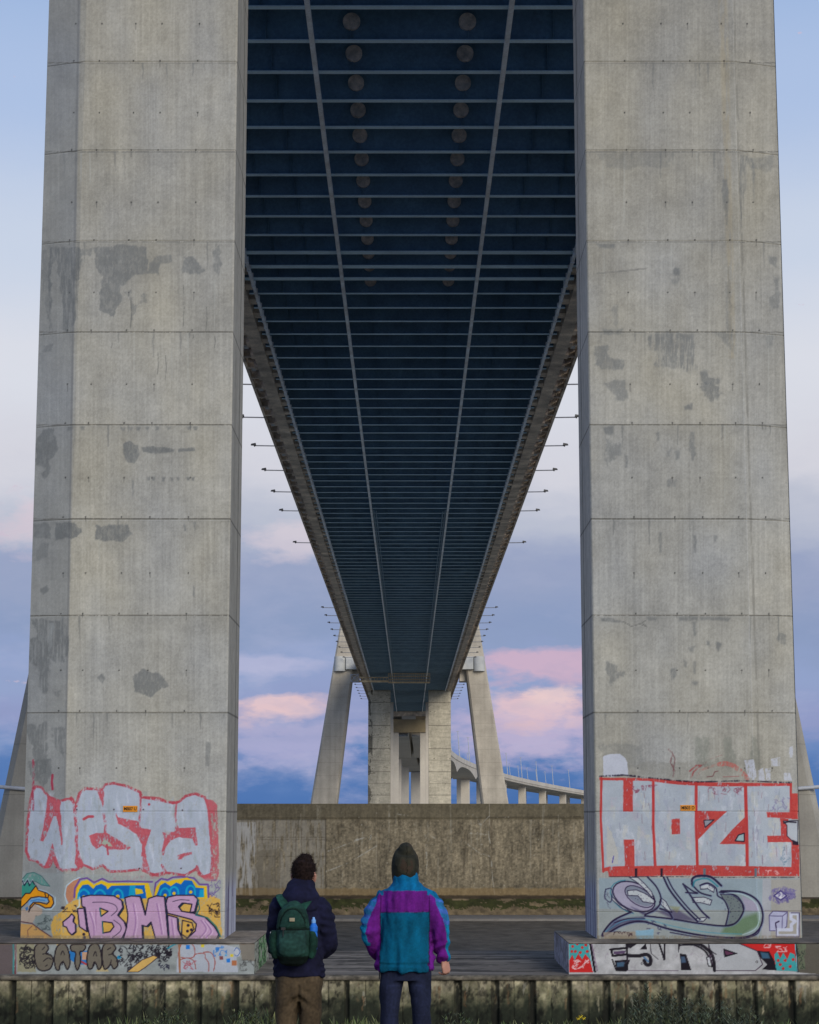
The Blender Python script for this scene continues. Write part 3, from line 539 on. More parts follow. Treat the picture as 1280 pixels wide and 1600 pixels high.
    Rr([(1219, 1278), (1232, 1280), (1232, 1314), (1221, 1308)]); Rr([(1199, 1306), (1236, 1306), (1249, 1320), (1249, 1366), (1237, 1366), (1237, 1316), (1200, 1316)])
    cv.poly([(1224, 1283), (1247, 1282), (1247, 1318), (1238, 1314), (1230, 1306), (1230, 1290)], (170, 176, 182), .95, outline=INK, ow=1.2); cv.line([(1225, 1286), (1232, 1284), (1244, 1285)], 2.4, INK, .9); cv.poly([(1238, 1312), (1248, 1316), (1248, 1321), (1239, 1320)], INK, .9)
    Rr([(943, 1357), (952, 1354), (1090, 1352), (1249, 1355), (1249, 1369), (1130, 1369), (1060, 1368), (952, 1370), (950, 1361), (943, 1362)], .2)
    for x in (994, 1034, 1101, 1181): cv.poly([(x-2, 1357), (x+2, 1357), (x+2, 1370), (x-2, 1370)], INK if x < 1100 else (90, 110, 120), .95)
    cv.scribble(1195, 1361, 1222, 1366, 4, (220, 190, 190), .9, 5, .7); cv.line([(952, 1370), (1060, 1370), (1130, 1371), (1249, 1371)], 1.6, INK, .7, rough=.3)
    cv.scribble(1104, 1230, 1160, 1240, 12, (130, 70, 85), 1.0, 15, .7); cv.scribble(990, 1228, 1030, 1238, 8, (130, 60, 80), 1.2, 16, .7); cv.scribble(1205, 1242, 1235, 1265, 9, (110, 100, 140), .9, 18, .6); cv.scribble(1218, 1325, 1235, 1350, 8, (90, 120, 140), 1, 19, .6)
    cv.poly([(948, 1290), (955, 1300), (966, 1330), (966, 1350), (948, 1352)], (188, 182, 166), .55, wob=2); cv.line([(957, 1348), (959, 1338)], 1.6, (60, 50, 150), .8)
    # ---- lower swirl piece
    cv.poly([(936, 1372), (1252, 1373), (1253, 1468), (936, 1468)], (138, 154, 162), .92, wob=.5)
    cv.poly([(936, 1420), (1253, 1423), (1253, 1468), (936, 1468)], (150, 150, 142), .55, soft=1)
    cv.poly([(1192, 1374), (1205, 1374), (1204, 1466), (1190, 1466)], (166, 164, 168), .7); cv.poly([(1205, 1374), (1252, 1374), (1252, 1466), (1205, 1466)], (158, 152, 142), .8)
    G = lambda pts: [(920+x/3.765, 1360+y/3.765) for x, y in pts]
    VI, TE = (34, 26, 56), (50, 116, 136)
    def ell(cx, cy, rx, ry, rot, n=20): return [(cx+rx*math.cos(a)*math.cos(rot)-ry*math.sin(a)*math.sin(rot), cy+rx*math.cos(a)*math.sin(rot)+ry*math.sin(a)*math.cos(rot)) for a in np.linspace(0, 2*math.pi, n, endpoint=False)]
    cv.poly(G([(80, 385), (140, 300), (250, 245), (330, 265), (480, 280), (650, 310), (800, 325), (870, 300), (912, 230), (890, 170), (780, 125), (900, 128), (990, 175), (1022, 260), (1000, 350), (910, 392), (700, 385), (480, 345), (320, 300), (200, 320)]), (138, 152, 152), .95, smooth=True)
    cv.poly(G([(800, 330), (900, 280), (990, 250), (1010, 320), (900, 385), (780, 370)]), (92, 118, 84), .8, soft=6); cv.poly(G([(900, 150), (990, 190), (1010, 240), (920, 240)]), (160, 150, 172), .8, soft=3)
    cv.poly(G([(85, 380), (150, 290), (330, 270), (330, 295), (200, 315)]), (64, 60, 92), .75, soft=4)
    cv.poly(G([(400, 240), (520, 230), (640, 300), (500, 290)]), (70, 62, 92), .7, soft=4); cv.poly(G([(470, 210), (540, 215), (520, 250)]), (134, 134, 92), .6, soft=3)
    cv.poly(ell(991, 1401, 35, 21, .42), (158, 152, 172), .9); cv.poly(ell(999, 1400, 24, 12, .55), (120, 128, 142), .9)
    cv.poly(G([(250, 215), (340, 250), (420, 200), (400, 240), (320, 262)]), (58, 54, 90), .75, soft=3)
    cv.line(ell(991, 1401, 35, 21, .42)+[ell(991, 1401, 35, 21, .42)[0]], 2.0, VI, .95); cv.line(ell(989, 1402, 37, 24, .42)[4:14], 1.4, TE, .9); cv.line(ell(999, 1401, 25, 13, .55)+[ell(999, 1401, 25, 13, .55)[0]], 1.5, VI, .9)
    def speck(pts, c0=(184, 190, 192), n=26, sd=1):
        cv.poly(pts, c0, .95, outline=VI, ow=1.2); r_ = random.Random(sd); xs = [p[0] for p in pts]; ys = [p[1] for p in pts]
        for i in range(n):
            k1 = r_.randrange(len(pts)); k2 = r_.randrange(len(pts)); t_ = r_.random()
            x = pts[k1][0]*(1-t_)+pts[k2][0]*t_; y = pts[k1][1]*(1-t_)+pts[k2][1]*t_; cv.dot(x, y, .55, VI, .8)
    speck(G([(228, 120), (280, 115), (340, 140), (385, 175), (385, 195), (320, 185), (290, 150), (232, 148)]), sd=2)
    speck(G([(238, 40), (290, 75), (345, 125), (385, 175), (370, 125), (330, 80), (290, 42)]), sd=3); speck(G([(605, 160), (680, 158), (725, 175), (715, 205), (660, 190), (615, 190)]), sd=4)
    speck(G([(655, 90), (700, 78), (740, 105), (735, 130), (700, 108), (660, 112)]), sd=5); speck(G([(775, 140), (850, 145), (900, 190), (912, 240), (870, 310), (810, 325), (825, 240), (800, 180)]), (106, 116, 116), 90, 6)
    speck(G([(135, 150), (180, 200), (260, 250), (200, 225), (140, 175)]), sd=7); speck(G([(425, 160), (455, 185), (490, 250), (450, 225), (415, 190)]), sd=8); speck(G([(625, 285), (700, 275), (675, 300), (640, 300)]), sd=9)
    for pts, w_ in (([(345, 38), (400, 100), (425, 170), (400, 225), (330, 262)], 1.8), ([(440, 40), (480, 120), (560, 220), (640, 300)], 2.2), ([(460, 38), (500, 115), (580, 215), (655, 290)], 1.6), ([(555, 80), (600, 150), (660, 235), (708, 280)], 2.0), ([(555, 80), (610, 120), (640, 135), (570, 130)], 1.6),
                    ([(655, 88), (700, 75), (745, 100), (755, 130), (760, 150), (800, 180), (822, 240), (805, 325)], 1.6), ([(612, 90), (610, 50), (650, 32), (720, 40), (780, 90)], 2.6), ([(605, 80), (655, 130), (720, 150)], 1.8),
                    ([(780, 122), (900, 128), (990, 175), (1024, 260), (1000, 350), (910, 394), (700, 387), (480, 347), (320, 302), (200, 322), (80, 387), (140, 300), (250, 245)], 2.2), ([(330, 268), (480, 285), (650, 312), (800, 327), (870, 305), (912, 232), (890, 172), (850, 142), (770, 128)], 1.9),
                    ([(420, 225), (470, 245), (492, 280)], 2.2), ([(100, 110), (95, 160), (130, 185), (135, 110), (100, 112)], 1.0), ([(150, 310), (230, 285), (330, 285)], 1.2), ([(480, 365), (700, 400), (900, 402), (990, 375), (1010, 330)], 1.2)):
        cv.line(G([(x+3, y+3) for x, y in pts]), w_*1.9, (104, 120, 152), .5, smooth=True); cv.line(G(pts), w_*1.3, VI, .95, smooth=True)
    cv.line(G([(615, 95), (630, 60), (700, 50), (760, 95)]), 2.6, (40, 120, 135), .8, smooth=True); cv.line(G([(100, 360), (200, 300), (330, 288), (500, 330), (700, 365), (900, 375)]), 1.5, (70, 140, 165), .6, smooth=True)
    cv.line(G([(800, 135), (900, 140), (975, 185), (1005, 260), (985, 340), (905, 380)]), 1.5, (176, 200, 204), .7, smooth=True)
    cv.poly(G([(275, 355), (385, 345), (380, 400), (285, 408)]), (126, 168, 190), .85, wob=1); cv.poly(G([(85, 365), (275, 360), (275, 408), (90, 412)]), (150, 138, 122), .8)
    cv.scribble(961, 1457, 986, 1463, 6, (50, 30, 40), .9, 31); cv.scribble(1010, 1440, 1045, 1462, 6, (60, 60, 90), 1.3, 32, .7); cv.scribble(946, 1395, 952, 1422, 5, (90, 90, 110), .9, 33, .7)
    for pts in ([(1060, 160), (1080, 105), (1150, 95), (1220, 120), (1200, 170), (1120, 200), (1070, 180)],): cv.poly(G(pts), (104, 96, 148), .75, wob=3, rough=.3)
    cv.poly(G([(1090, 150), (1130, 120), (1165, 150), (1130, 175)]), (190, 190, 200), .9, outline=(60, 50, 110), ow=2); cv.scribble(1206, 1388, 1244, 1410, 10, (84, 76, 130), 1.3, 34, .7); cv.dot(1220, 1402, 2, (200, 200, 205))
    cv.poly(G([(1062, 265), (1085, 240), (1170, 245), (1165, 330), (1140, 355), (1065, 355)]), (168, 170, 196), .95, outline=(90, 84, 120), ow=1.4); cv.line(G([(1062, 268), (1140, 270), (1168, 248)]), 1.4, (90, 84, 120)); cv.line(G([(1140, 270), (1138, 350)]), 1.3, (90, 84, 120))
    cv.line(G([(1105, 355), (1100, 310), (1120, 300)]), 2.2, (60, 50, 80)); cv.line(G([(1190, 255), (1235, 255), (1232, 385), (1110, 385), (1108, 350), (1195, 350), (1192, 320), (1215, 300), (1190, 285), (1190, 255)]), 5, (186, 190, 206)); cv.line(G([(1190, 250), (1240, 250), (1238, 392), (1104, 392), (1104, 345)]), 1.5, (66, 58, 90))
    cv.line([(1195, 1423), (1252, 1424)], 1.0, (100, 90, 96), .7); cv.line([(936, 1422), (1195, 1423)], .9, (110, 110, 112), .5, rough=.3)
    cv.poly([(880, 1462), (1265, 1462), (1265, 1482), (880, 1482)], (124, 112, 92), .55, soft=3, rough=.2)
    return cv
def side_paint(P, seed, off_sun, low):   # inner side faces: P (rows, cols, 3) world points
    h, w, _ = P.shape; z = P[..., 2]; y = P[..., 1]
    base = np.array((182, 175, 164) if off_sun else (146, 144, 136), np.float32)  # right inner side painted paler to offset its shade, away from the sun
    f = 1+(vnoise(h, w, 20, 3, seed, 4)-.5)*.14+(vnoise(h, w, 3, 14, seed+1, 3)-.5)*.2+(vnoise(h, w, h/3, w/2, seed+2, 2)-.5)*.12
    c = base*f[..., None]
    lift = np.abs(((z-.04)/3.61) % 1.0); lift = np.minimum(lift, 1-lift)*3.61
    c = np.where((lift < .03)[..., None], c*.6, c)
    c = np.where((np.abs(y-74.35) < .05)[..., None], c*.55, c)
    st = vnoise(h, w, 3, 22, seed+7, 3, .8); lowm = np.clip((low-z)/.8, 0, 1)[..., None]
    pal = np.where((st > .56)[..., None], np.array((92, 86, 116), np.float32), np.array((172, 176, 194), np.float32))
    c = c*(1-lowm*.85)+pal*lowm*.85
    mid = (np.clip((z-low)/1, 0, 1)*np.clip((low+3.6-z)/2, 0, 1))[..., None]*(st > .6)[..., None]
    c = c*(1-mid*.5)+np.array((104, 84, 96) if off_sun else (150, 140, 140), np.float32)*mid*.5
    return c
def make_pier(side, cv, label):
    HX1 = 14.22 if side < 0 else 14.38; HX0 = 6.72 if side < 0 else 6.80
    root = empty('bridge_pier', (side*10.4, 73.5, ZG)); tag(root, label, 'bridge pier', 'piers standing on graffitied plinths')
    off = np.array((side*10.4, 73.5, ZG))
    cols = np.unique(np.concatenate([np.arange(HX0, HX1, .026), [HX1, 12.65]]))
    zz = np.concatenate([np.arange(ZB, 2.45, .02), np.arange(2.45, 34, .04), [34.0]])
    jz = [.04+3.61*k for k in range(-1, 10)]
    keep = np.ones(len(zz), bool)
    for j in jz: keep &= np.abs(zz-j) > .028
    zz = np.sort(np.concatenate([zz[keep]]+[[j-.02, j-.01, j+.01, j+.02] for j in jz]))
    Xa, Zg = np.meshgrid(cols, zz)
    Yf = YP+np.maximum(0, Xa-12.65)/1.6*.52+np.clip((HX0+.05-Xa)/.05, 0, 1)*.05
    inset = np.zeros_like(Zg)
    for j in jz: inset[np.abs(Zg-j) < .0105] = .025
    P = np.stack([side*Xa, Yf+inset, Zg], -1)
    px, py = proj(P[..., 0], P[..., 1], P[..., 2])
    rgb = cv.sample(px, py)
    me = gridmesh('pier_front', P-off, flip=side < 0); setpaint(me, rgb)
    # inner side + rest
    yy = np.arange(YP+.05, 75.75, .07); z2 = np.concatenate([np.arange(ZB, 3, .05), np.arange(3, 41.2, .06), [41.2]])
    Yg, Zs = np.meshgrid(yy, z2); P2 = np.stack([np.full_like(Yg, side*HX0)+side*np.where(np.abs(Yg-74.35) < .045, .03, 0), Yg, Zs], -1)
    me2 = gridmesh('s', P2-off, flip=side > 0); setpaint(me2, side_paint(P2, 70+side, side > 0, -2.1))
    mb = MB(); x0, x1 = side*HX0, side*HX1; yb = 75.72; yo = YP+.52
    q = lambda *p: mb.quad([tuple(np.array(v)-off) for v in p])
    q((x1, yo, ZB), (x1, yb, ZB), (x1, yb, 41.2), (x1, yo, 41.2)); q((x0, yb, ZB), (x1, yb, ZB), (x1, yb, 41.2), (x0, yb, 41.2))
    xm = side*12.65
    q((x0, YP+.05, 34), (xm, YP, 34), (xm, YP, 41.2), (x0, YP+.05, 41.2)); q((xm, YP, 34), (x1, yo, 34), (x1, yo, 41.2), (xm, YP, 41.2)); q((x0, YP+.05, 41.2), (xm, YP, 41.2), (x1, yo, 41.2), (x1, yb, 41.2), (x0, yb, 41.2))
    bm = bmesh.new(); bm.from_mesh(me); bm.from_mesh(me2); bm.to_mesh(me); bm.free(); bpy.data.meshes.remove(me2)
    join_into(me, mb, (146, 146, 138))
    sh = link('shaft', me, root, M['paint'])
    return root, off
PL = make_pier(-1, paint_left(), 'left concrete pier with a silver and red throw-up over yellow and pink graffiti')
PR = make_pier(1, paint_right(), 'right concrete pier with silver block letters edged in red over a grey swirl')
# ---- plinths
YQ0, YQ1 = 69.1, 75.95
def paint_plinth_left():
    cv = Canvas(-60, 1462, 425, 1530, 3, 61); h, w = cv.h, cv.w
    cv.a[:] = np.array((142, 148, 146), np.float32)*(1+(vnoise(h, w, 6, 40, 5, 4)-.5)*.3)[..., None]
    cv.poly([(-60, 1460), (23, 1460), (23, 1530), (-60, 1530)], (92, 82, 82), .95, wob=1); cv.line([(21, 1474), (21, 1522)], 2.2, (60, 140, 140), .8); cv.line([(25, 1474), (24, 1522)], 2, (110, 50, 55), .9)
    cv.poly([(26, 1474), (56, 1474), (56, 1519), (27, 1519)], (138, 134, 108), .9, wob=1); cv.scribble(33, 1477, 52, 1512, 34, (40, 36, 40), 1.4, 50)
    cv.poly([(88, 1474), (104, 1474), (90, 1486)], (190, 160, 100), .9); cv.poly([(108, 1486), (140, 1486), (140, 1506), (122, 1508), (110, 1500)], (30, 110, 180), .9); cv.poly([(128, 1488), (136, 1488), (136, 1500), (128, 1500)], (200, 150, 110), .9); cv.line([(122, 1500), (135, 1507)], 3, (170, 50, 40), .9)
    cv.poly([(150, 1518), (160, 1500), (170, 1518)], (180, 160, 110), .8); cv.dot(186, 1496, 3, (30, 130, 170)); cv.poly([(52, 1474), (70, 1474), (78, 1490), (60, 1490)], (150, 160, 168), .6)
    GB, K = (106, 100, 88), (34, 28, 34)
    def bub(pts, cuts=()):
        cv.poly(pts, GB, 1, smooth=True, wob=.4); q = catmull(pts, True, 6); cv.line(q+[q[0]], 2.2, K, .95)
        for c in cuts: cv.line(c, 1.5, K, .95, smooth=True)
    bub([(54, 1482), (60, 1475), (71, 1475), (76, 1482), (72, 1490), (80, 1493), (83, 1502), (78, 1514), (66, 1517), (58, 1512), (54, 1497)], [[(66, 1484), (70, 1480)], [(67, 1491), (76, 1489)], [(68, 1502), (75, 1497), (80, 1499)], [(71, 1510), (74, 1508)]])
    bub([(87, 1513), (85, 1498), (88, 1482), (95, 1475), (103, 1477), (108, 1490), (109, 1507), (105, 1515), (101, 1507), (98, 1503), (94, 1508), (92, 1516)], [[(95, 1492), (98, 1486), (101, 1492)], [(97, 1508), (99, 1502)]])
    bub([(110, 1480), (114, 1476), (130, 1476), (134, 1480), (130, 1486), (125, 1488), (126, 1502), (121, 1516), (117, 1505), (118, 1489), (112, 1486)])
    bub([(138, 1513), (136, 1498), (139, 1481), (146, 1475), (154, 1477), (158, 1490), (159, 1508), (154, 1515), (150, 1506), (147, 1504), (144, 1513)], [[(146, 1494), (149, 1487), (151, 1494)], [(147, 1509), (149, 1503)]])
    bub([(160, 1482), (165, 1475), (176, 1475), (181, 1482), (176, 1490), (182, 1497), (184, 1508), (178, 1514), (173, 1507), (169, 1512), (163, 1514), (160, 1500)], [[(168, 1484), (173, 1481)], [(170, 1492), (178, 1490)], [(172, 1508), (174, 1500)]])
    cv.scribble(184, 1477, 262, 1502, 62, (34, 32, 40), 1.3, 51); cv.scribble(184, 1500, 214, 1516, 14, (34, 32, 40), 1.2, 52); cv.scribble(243, 1484, 266, 1496, 14, (30, 26, 34), 1.8, 53); cv.scribble(250, 1506, 262, 1517, 5, (40, 40, 60), 1.2, 54)
    cv.poly([(198, 1519), (222, 1500), (240, 1493), (247, 1496), (228, 1511), (216, 1519)], (204, 166, 92), .97, outline=(60, 50, 60), ow=1.3)
    cv.line([(262, 1482), (272, 1476), (278, 1474)], 2.4, (30, 130, 150), .8)
    cv.poly([(278, 1480), (284, 1474), (340, 1474), (368, 1480), (372, 1519), (276, 1519)], (170, 176, 186), .9, wob=1)
    for pts in ([(284, 1474), (279, 1490), (282, 1519)], [(283, 1496), (291, 1497), (303, 1495), (304, 1482), (300, 1475)], [(281, 1500), (293, 1497), (303, 1502), (306, 1514)], [(303, 1495), (306, 1491), (319, 1490), (321, 1497), (326, 1505), (326, 1518)], [(318, 1488), (330, 1489), (336, 1502), (334, 1517)]):
        cv.line(pts, 1.5, (150, 70, 60), .85, smooth=True)
    cv.line([(280, 1476), (281, 1519)], 3.2, (150, 96, 60), .8); cv.scribble(287, 1502, 304, 1514, 8, (160, 70, 80), 1, 55, .8)
    for x, y, s_, c in ((294, 1480, 3, (20, 110, 200)), (317, 1478, 2.6, (210, 190, 40)), (340, 1483, 3, (30, 110, 190)), (357, 1501, 3, (20, 110, 200)), (362, 1493, 2.4, (210, 190, 40)), (353, 1493, 1.6, (80, 160, 210)), (366, 1505, 4, (170, 100, 60)), (346, 1497, 3, (120, 60, 60))):
        cv.poly([(x-s_, y-s_), (x+s_, y-s_), (x+s_, y+s_), (x-s_, y+s_)], c, .9, wob=.4)
    cv.scribble(336, 1480, 352, 1494, 7, (60, 120, 190), 1.6, 56, .8)
    cv.poly([(365, 1483), (371, 1480), (376, 1485), (375, 1494), (369, 1496)], (180, 186, 196), .9); cv.line([(366, 1486), (370, 1481), (375, 1487), (371, 1494), (367, 1492)], 1.2, (60, 90, 150), .9, smooth=True)
    cv.poly([(374, 1474), (400, 1474), (400, 1502), (378, 1500)], (118, 110, 98), .8, wob=2); cv.scribble(376, 1497, 396, 1516, 12, (60, 60, 60), .9, 57, .6)
    cv.poly([(-60, 1462), (425, 1462), (425, 1476), (-60, 1476)], (112, 98, 84), .8, wob=1.2, soft=1)
    return cv
def paint_plinth_right():
    cv = Canvas(860, 1462, 1345, 1530, 3, 66); h, w = cv.h, cv.w
    cv.a[:] = np.array((170, 170, 170), np.float32)*(1+(vnoise(h, w, 6, 60, 15, 4)-.5)*.3)[..., None]
    H = lambda p: [(860+x/3.2, 1440+y/3.2) for x, y in p]
    RED, TEA, K = (192, 40, 38), (62, 154, 156), (26, 22, 30)
    cv.poly(H([(95, 98), (190, 98), (222, 255), (95, 255)]), TEA, 1)
    cv.poly(H([(95, 195), (110, 165), (122, 195), (140, 160), (160, 190), (175, 162), (198, 190), (215, 255), (95, 255)]), RED, 1)
    for x, y in ((112, 125), (135, 112), (160, 130), (178, 118), (125, 150), (185, 150), (150, 155), (108, 150)): cv.dot(860+x/3.2, 1440+y/3.2, 2.3, RED, .95)
    cv.scribble(894, 1501, 918, 1513, 13, (220, 190, 190), 1.0, 71, .9)
    cv.poly(H([(190, 98), (203, 98), (230, 255), (216, 255)]), K, 1); cv.line(H([(190, 98), (216, 255)]), 1.2, (200, 210, 215), .9)
    cv.poly(H([(1228, 98), (1345, 98), (1500, 60), (1500, 280), (1240, 255)]), (88, 84, 74), .97, wob=1); cv.poly(H([(1235, 110), (1275, 110), (1275, 240), (1240, 240)]), (110, 130, 96), .5, wob=3, rough=.3); cv.scribble(1247, 1480, 1256, 1512, 9, (50, 60, 50), 1, 73)
    cv.poly(H([(900, 98), (1222, 98), (1236, 250), (1130, 245), (1080, 150), (1030, 150)]), RED, 1)
    cv.poly(H([(1120, 165), (1135, 150), (1150, 185), (1165, 155), (1185, 190), (1200, 155), (1222, 165), (1236, 250), (1130, 245)]), TEA, 1)
    for x, y in ((1150, 215), (1175, 195), (1200, 225), (1215, 190), (1165, 235), (1140, 195)): cv.dot(860+x/3.2, 1440+y/3.2, 2.4, RED, .95)
    cv.scribble(1196, 1474, 1206, 1480, 5, (220, 180, 180), 1, 74); cv.scribble(1209, 1480, 1228, 1486, 7, (220, 180, 180), 1, 75)
    cv.poly(H([(1222, 98), (1232, 98), (1242, 255), (1234, 255)]), K, 1); cv.line(H([(1224, 98), (1236, 250)]), 1.2, (120, 190, 200), .9)
    cv.poly(H([(1028, 146), (1095, 150), (1120, 195), (1132, 245), (1060, 240), (1085, 215), (1050, 180)]), K, 1); cv.poly(H([(1050, 152), (1090, 158), (1100, 185), (1060, 185)]), (70, 120, 150), .7, soft=2)
    cv.poly(H([(880, 98), (915, 98), (1035, 148), (1062, 215), (1025, 246), (820, 246), (800, 180), (790, 98)]), (168, 170, 172), 1, outline=(60, 40, 60), ow=1.4)
    cv.poly(H([(866, 135), (940, 160), (870, 180)]), K, 1); cv.poly(H([(872, 145), (920, 160), (878, 168)]), (110, 60, 90), .8)
    for pts, w_ in (([(700, 100), (760, 120), (810, 170), (822, 245)], 5.0), ([(650, 118), (720, 118), (780, 155), (808, 225)], 3.0), ([(790, 100), (800, 140), (830, 165)], 1.5)): cv.line(H(pts), w_, K, .95, smooth=True)
    cv.poly(H([(782, 180), (798, 175), (808, 225), (790, 222)]), (190, 194, 196), 1, outline=K, ow=1.4)
    cv.poly(H([(648, 160), (680, 165), (705, 243), (655, 243)]), K, 1); cv.poly(H([(652, 175), (672, 175), (680, 205), (655, 208)]), (80, 110, 140), .7, soft=2)
    cv.poly(H([(560, 98), (650, 98), (652, 112), (640, 160), (640, 100)]), K, .9); cv.line(H([(545, 110), (570, 190), (572, 110)]), 3, K, .95)
    cv.poly(H([(385, 98), (455, 98), (400, 135), (388, 128)]), K, .95); cv.poly(H([(448, 140), (478, 108), (484, 140)]), K, 1); cv.line(H([(500, 110), (505, 160), (540, 190)]), 1.3, K, .8)
    cv.line(H([(390, 170), (440, 172), (480, 165), (500, 180), (500, 212), (480, 215), (470, 195)]), 5.5, K, .95, smooth=True); cv.line(H([(300, 140), (385, 132)]), 3.4, K); cv.line(H([(304, 140), (312, 172), (380, 165)]), 3.4, K); cv.line(H([(205, 100), (225, 200), (235, 245)]), 1.6, (120, 100, 120)); cv.line(H([(310, 190), (330, 245), (380, 246)]), 2.2, K); cv.line(H([(385, 245), (640, 246)]), 1.4, (80, 60, 80), .7); cv.poly(H([(315, 150), (378, 145), (372, 160), (318, 164)]), (80, 60, 90), .9)
    cv.poly(H([(322, 195), (400, 190), (380, 245), (332, 245)]), K, 1); cv.poly(H([(332, 205), (372, 202), (368, 225), (334, 228)]), (80, 120, 150), .7, soft=2); cv.line(H([(382, 100), (386, 240)]), 3.0, K); cv.line(H([(200, 98), (900, 99)]), 2.2, K, .8); cv.line(H([(470, 180), (490, 200)]), 3, (70, 110, 150), .8)
    cv.dot(1003, 1506, 1.8, K); cv.dot(1003, 1506, .9, (190, 190, 190)); cv.dot(1183, 1503, 1.8, K); cv.dot(1183, 1503, .9, (190, 190, 190))
    cv.scribble(930, 1480, 1160, 1512, 20, (130, 110, 130), .8, 77, .35)
    cv.poly([(860, 1462), (1345, 1462), (1345, 1474), (860, 1474)], (120, 100, 80), .7, wob=1.0, soft=1)
    return cv
def plinth(side, cv, root, off):
    xi, xo = 5.45 if side < 0 else 5.6, 17.5
    xs = np.arange(xi, xo, .028); zs = np.arange(ZG-.05, ZPL-.03, .024)
    Xa, Z = np.meshgrid(xs, zs); P = np.stack([side*Xa, np.full_like(Xa, YQ0)+vnoise(*Xa.shape, 3, 40, 3)*.02, Z], -1)
    px, py = proj(P[..., 0], P[..., 1], P[..., 2]); me = gridmesh('p', P-off, flip=side < 0); setpaint(me, cv.sample(px, py))
    def add(P_, c, flip):
        m2 = gridmesh('q', P_-off, flip); setpaint(m2, c); bm = bmesh.new(); bm.from_mesh(me); bm.from_mesh(m2); bm.to_mesh(me); bm.free(); bpy.data.meshes.remove(m2)
    # bevelled top edge + top surface
    ys = np.concatenate([[YQ0+.005, YQ0+.03], np.arange(YQ0+.07, YQ1+.03, .05)]); xt = np.arange(xi, xo, .05)
    Xt, Yt = np.meshgrid(xt, ys); Zt = ZPL-.03+.03*np.clip((Yt-YQ0)/.06, 0, 1)+(vnoise(*Xt.shape, 12, 30, 8, 3)-.5)*.012
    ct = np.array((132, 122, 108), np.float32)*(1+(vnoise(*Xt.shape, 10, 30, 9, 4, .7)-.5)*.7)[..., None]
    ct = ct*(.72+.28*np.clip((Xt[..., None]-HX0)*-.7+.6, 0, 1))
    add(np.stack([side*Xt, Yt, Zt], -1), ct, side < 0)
    yi, zi = np.meshgrid(ys, np.arange(ZG-.05, ZPL-.005, .03)); h, w = yi.shape
    if side < 0:
        ci = np.array((140, 144, 132), np.float32)*np.ones((h, w, 1)); n_ = vnoise(h, w, 8, 12, 13, 4, .7)[..., None]
        m_ = ((yi > 71.0) & (yi < 74.8))[..., None]; ci = np.where(m_ & (n_ > .42), np.array((96, 136, 92), np.float32), ci); ci = np.where(n_ > .6, ci*.5, ci)
    else:
        st = vnoise(h, w, 2, 40, 17, 3, .7)[..., None]; ci = np.where(st > .5, np.array((160, 160, 172), np.float32), np.array((122, 116, 120), np.float32))
    ci = ci*(1+(vnoise(h, w, 9, 20, 33, 3)-.5)*.3)[..., None]
    add(np.stack([np.full_like(yi, side*xi), yi, zi], -1), ci.astype(np.float32), side > 0)
    ox = side*(xs[-1]); mb = MB(); b = [(side*xi, YQ1, ZG-.05), (ox, YQ1, ZG-.05), (ox, YQ1, ZPL-.003), (side*xi, YQ1, ZPL-.003)]; mb.quad([tuple(np.array(p)-off) for p in b])
    mb.quad([tuple(np.array(p)-off) for p in [(ox, YQ0, ZG-.05), (ox, YQ1, ZG-.05), (ox, YQ1, ZPL-.003), (ox, YQ0, ZPL-.03)]]); join_into(me, mb, (120, 115, 105))
    link('plinth', me, root, M['paint'])
plinth(-1, paint_plinth_left(), *PL); plinth(1, paint_plinth_right(), *PR)
# ---- orange number plates bolted to the piers
def plate(cx, cy, w_, h_, text, label):
    x0 = xat(cx-w_/2, cy, YP); x1 = xat(cx+w_/2, cy, YP); z0 = zat(cy+h_/2, YP); z1 = zat(cy-h_/2, YP); xc, zc = (x0+x1)/2, (z0+z1)/2
    r = empty('number_plate', (xc, YP-.004, zc)); tag(r, label, 'sign', 'orange number plates')
    MB().box(x0-xc, x1-xc, -.02, 0, z0-zc, z1-zc).build('backing', M['orange'], r, bevel=.004)
    cu = bpy.data.curves.new('t', 'FONT'); cu.body = text; cu.size = .27; cu.align_x = 'CENTER'; cu.align_y = 'CENTER'; cu.extrude = .002; cu.offset = .006
    to = bpy.data.objects.new('t', cu); C.objects.link(to); bpy.context.view_layer.update()
    me = bpy.data.meshes.new_from_object(to.evaluated_get(bpy.context.evaluated_depsgraph_get())); bpy.data.objects.remove(to)
    xs = [v.co.x for v in me.vertices]; sc = (x1-x0)*.86/(max(xs)-min(xs))
    me.transform(Matrix.Translation((0, -.0235, 0)) @ Matrix.Diagonal((sc, 1, sc*1.15, 1)) @ Matrix.Rotation(math.pi/2, 4, 'X')); me.materials.clear()
    link('lettering', me, r, M['ink'])
plate(203.7, 1264, 22.5, 9.5, 'MB07 U', 'orange number plate with black letters on the left pier above the red joint')
plate(1075, 1262.5, 23.5, 9, 'MB03 D', 'orange number plate with black letters on the right pier between block letters')
# ================================================================ ground, quay
HD = 41.3
def sheet(name, x0, x1, y0, y1, z, m, kind='structure', nx=2, ny=2, amp=0, seed=1):
    X, Y = np.meshgrid(np.linspace(x0, x1, nx), np.linspace(y0, y1, ny)); Z = np.full_like(X, z)
    if amp: Z = Z+(vnoise(ny, nx, ny/6, nx/6, seed, 4)-.5)*amp
    me = gridmesh(name, np.stack([X, Y, Z], -1)); o = link(name, me, None, m, smooth=True); tag(o, kind=kind); return o
sheet('river', -4000, 4000, 8, 9000, -8.6, M['water'])
sheet('mudflat', -160, 160, 78, 150, -6.82, M['mud'], nx=500, ny=300, amp=.10, seed=4)
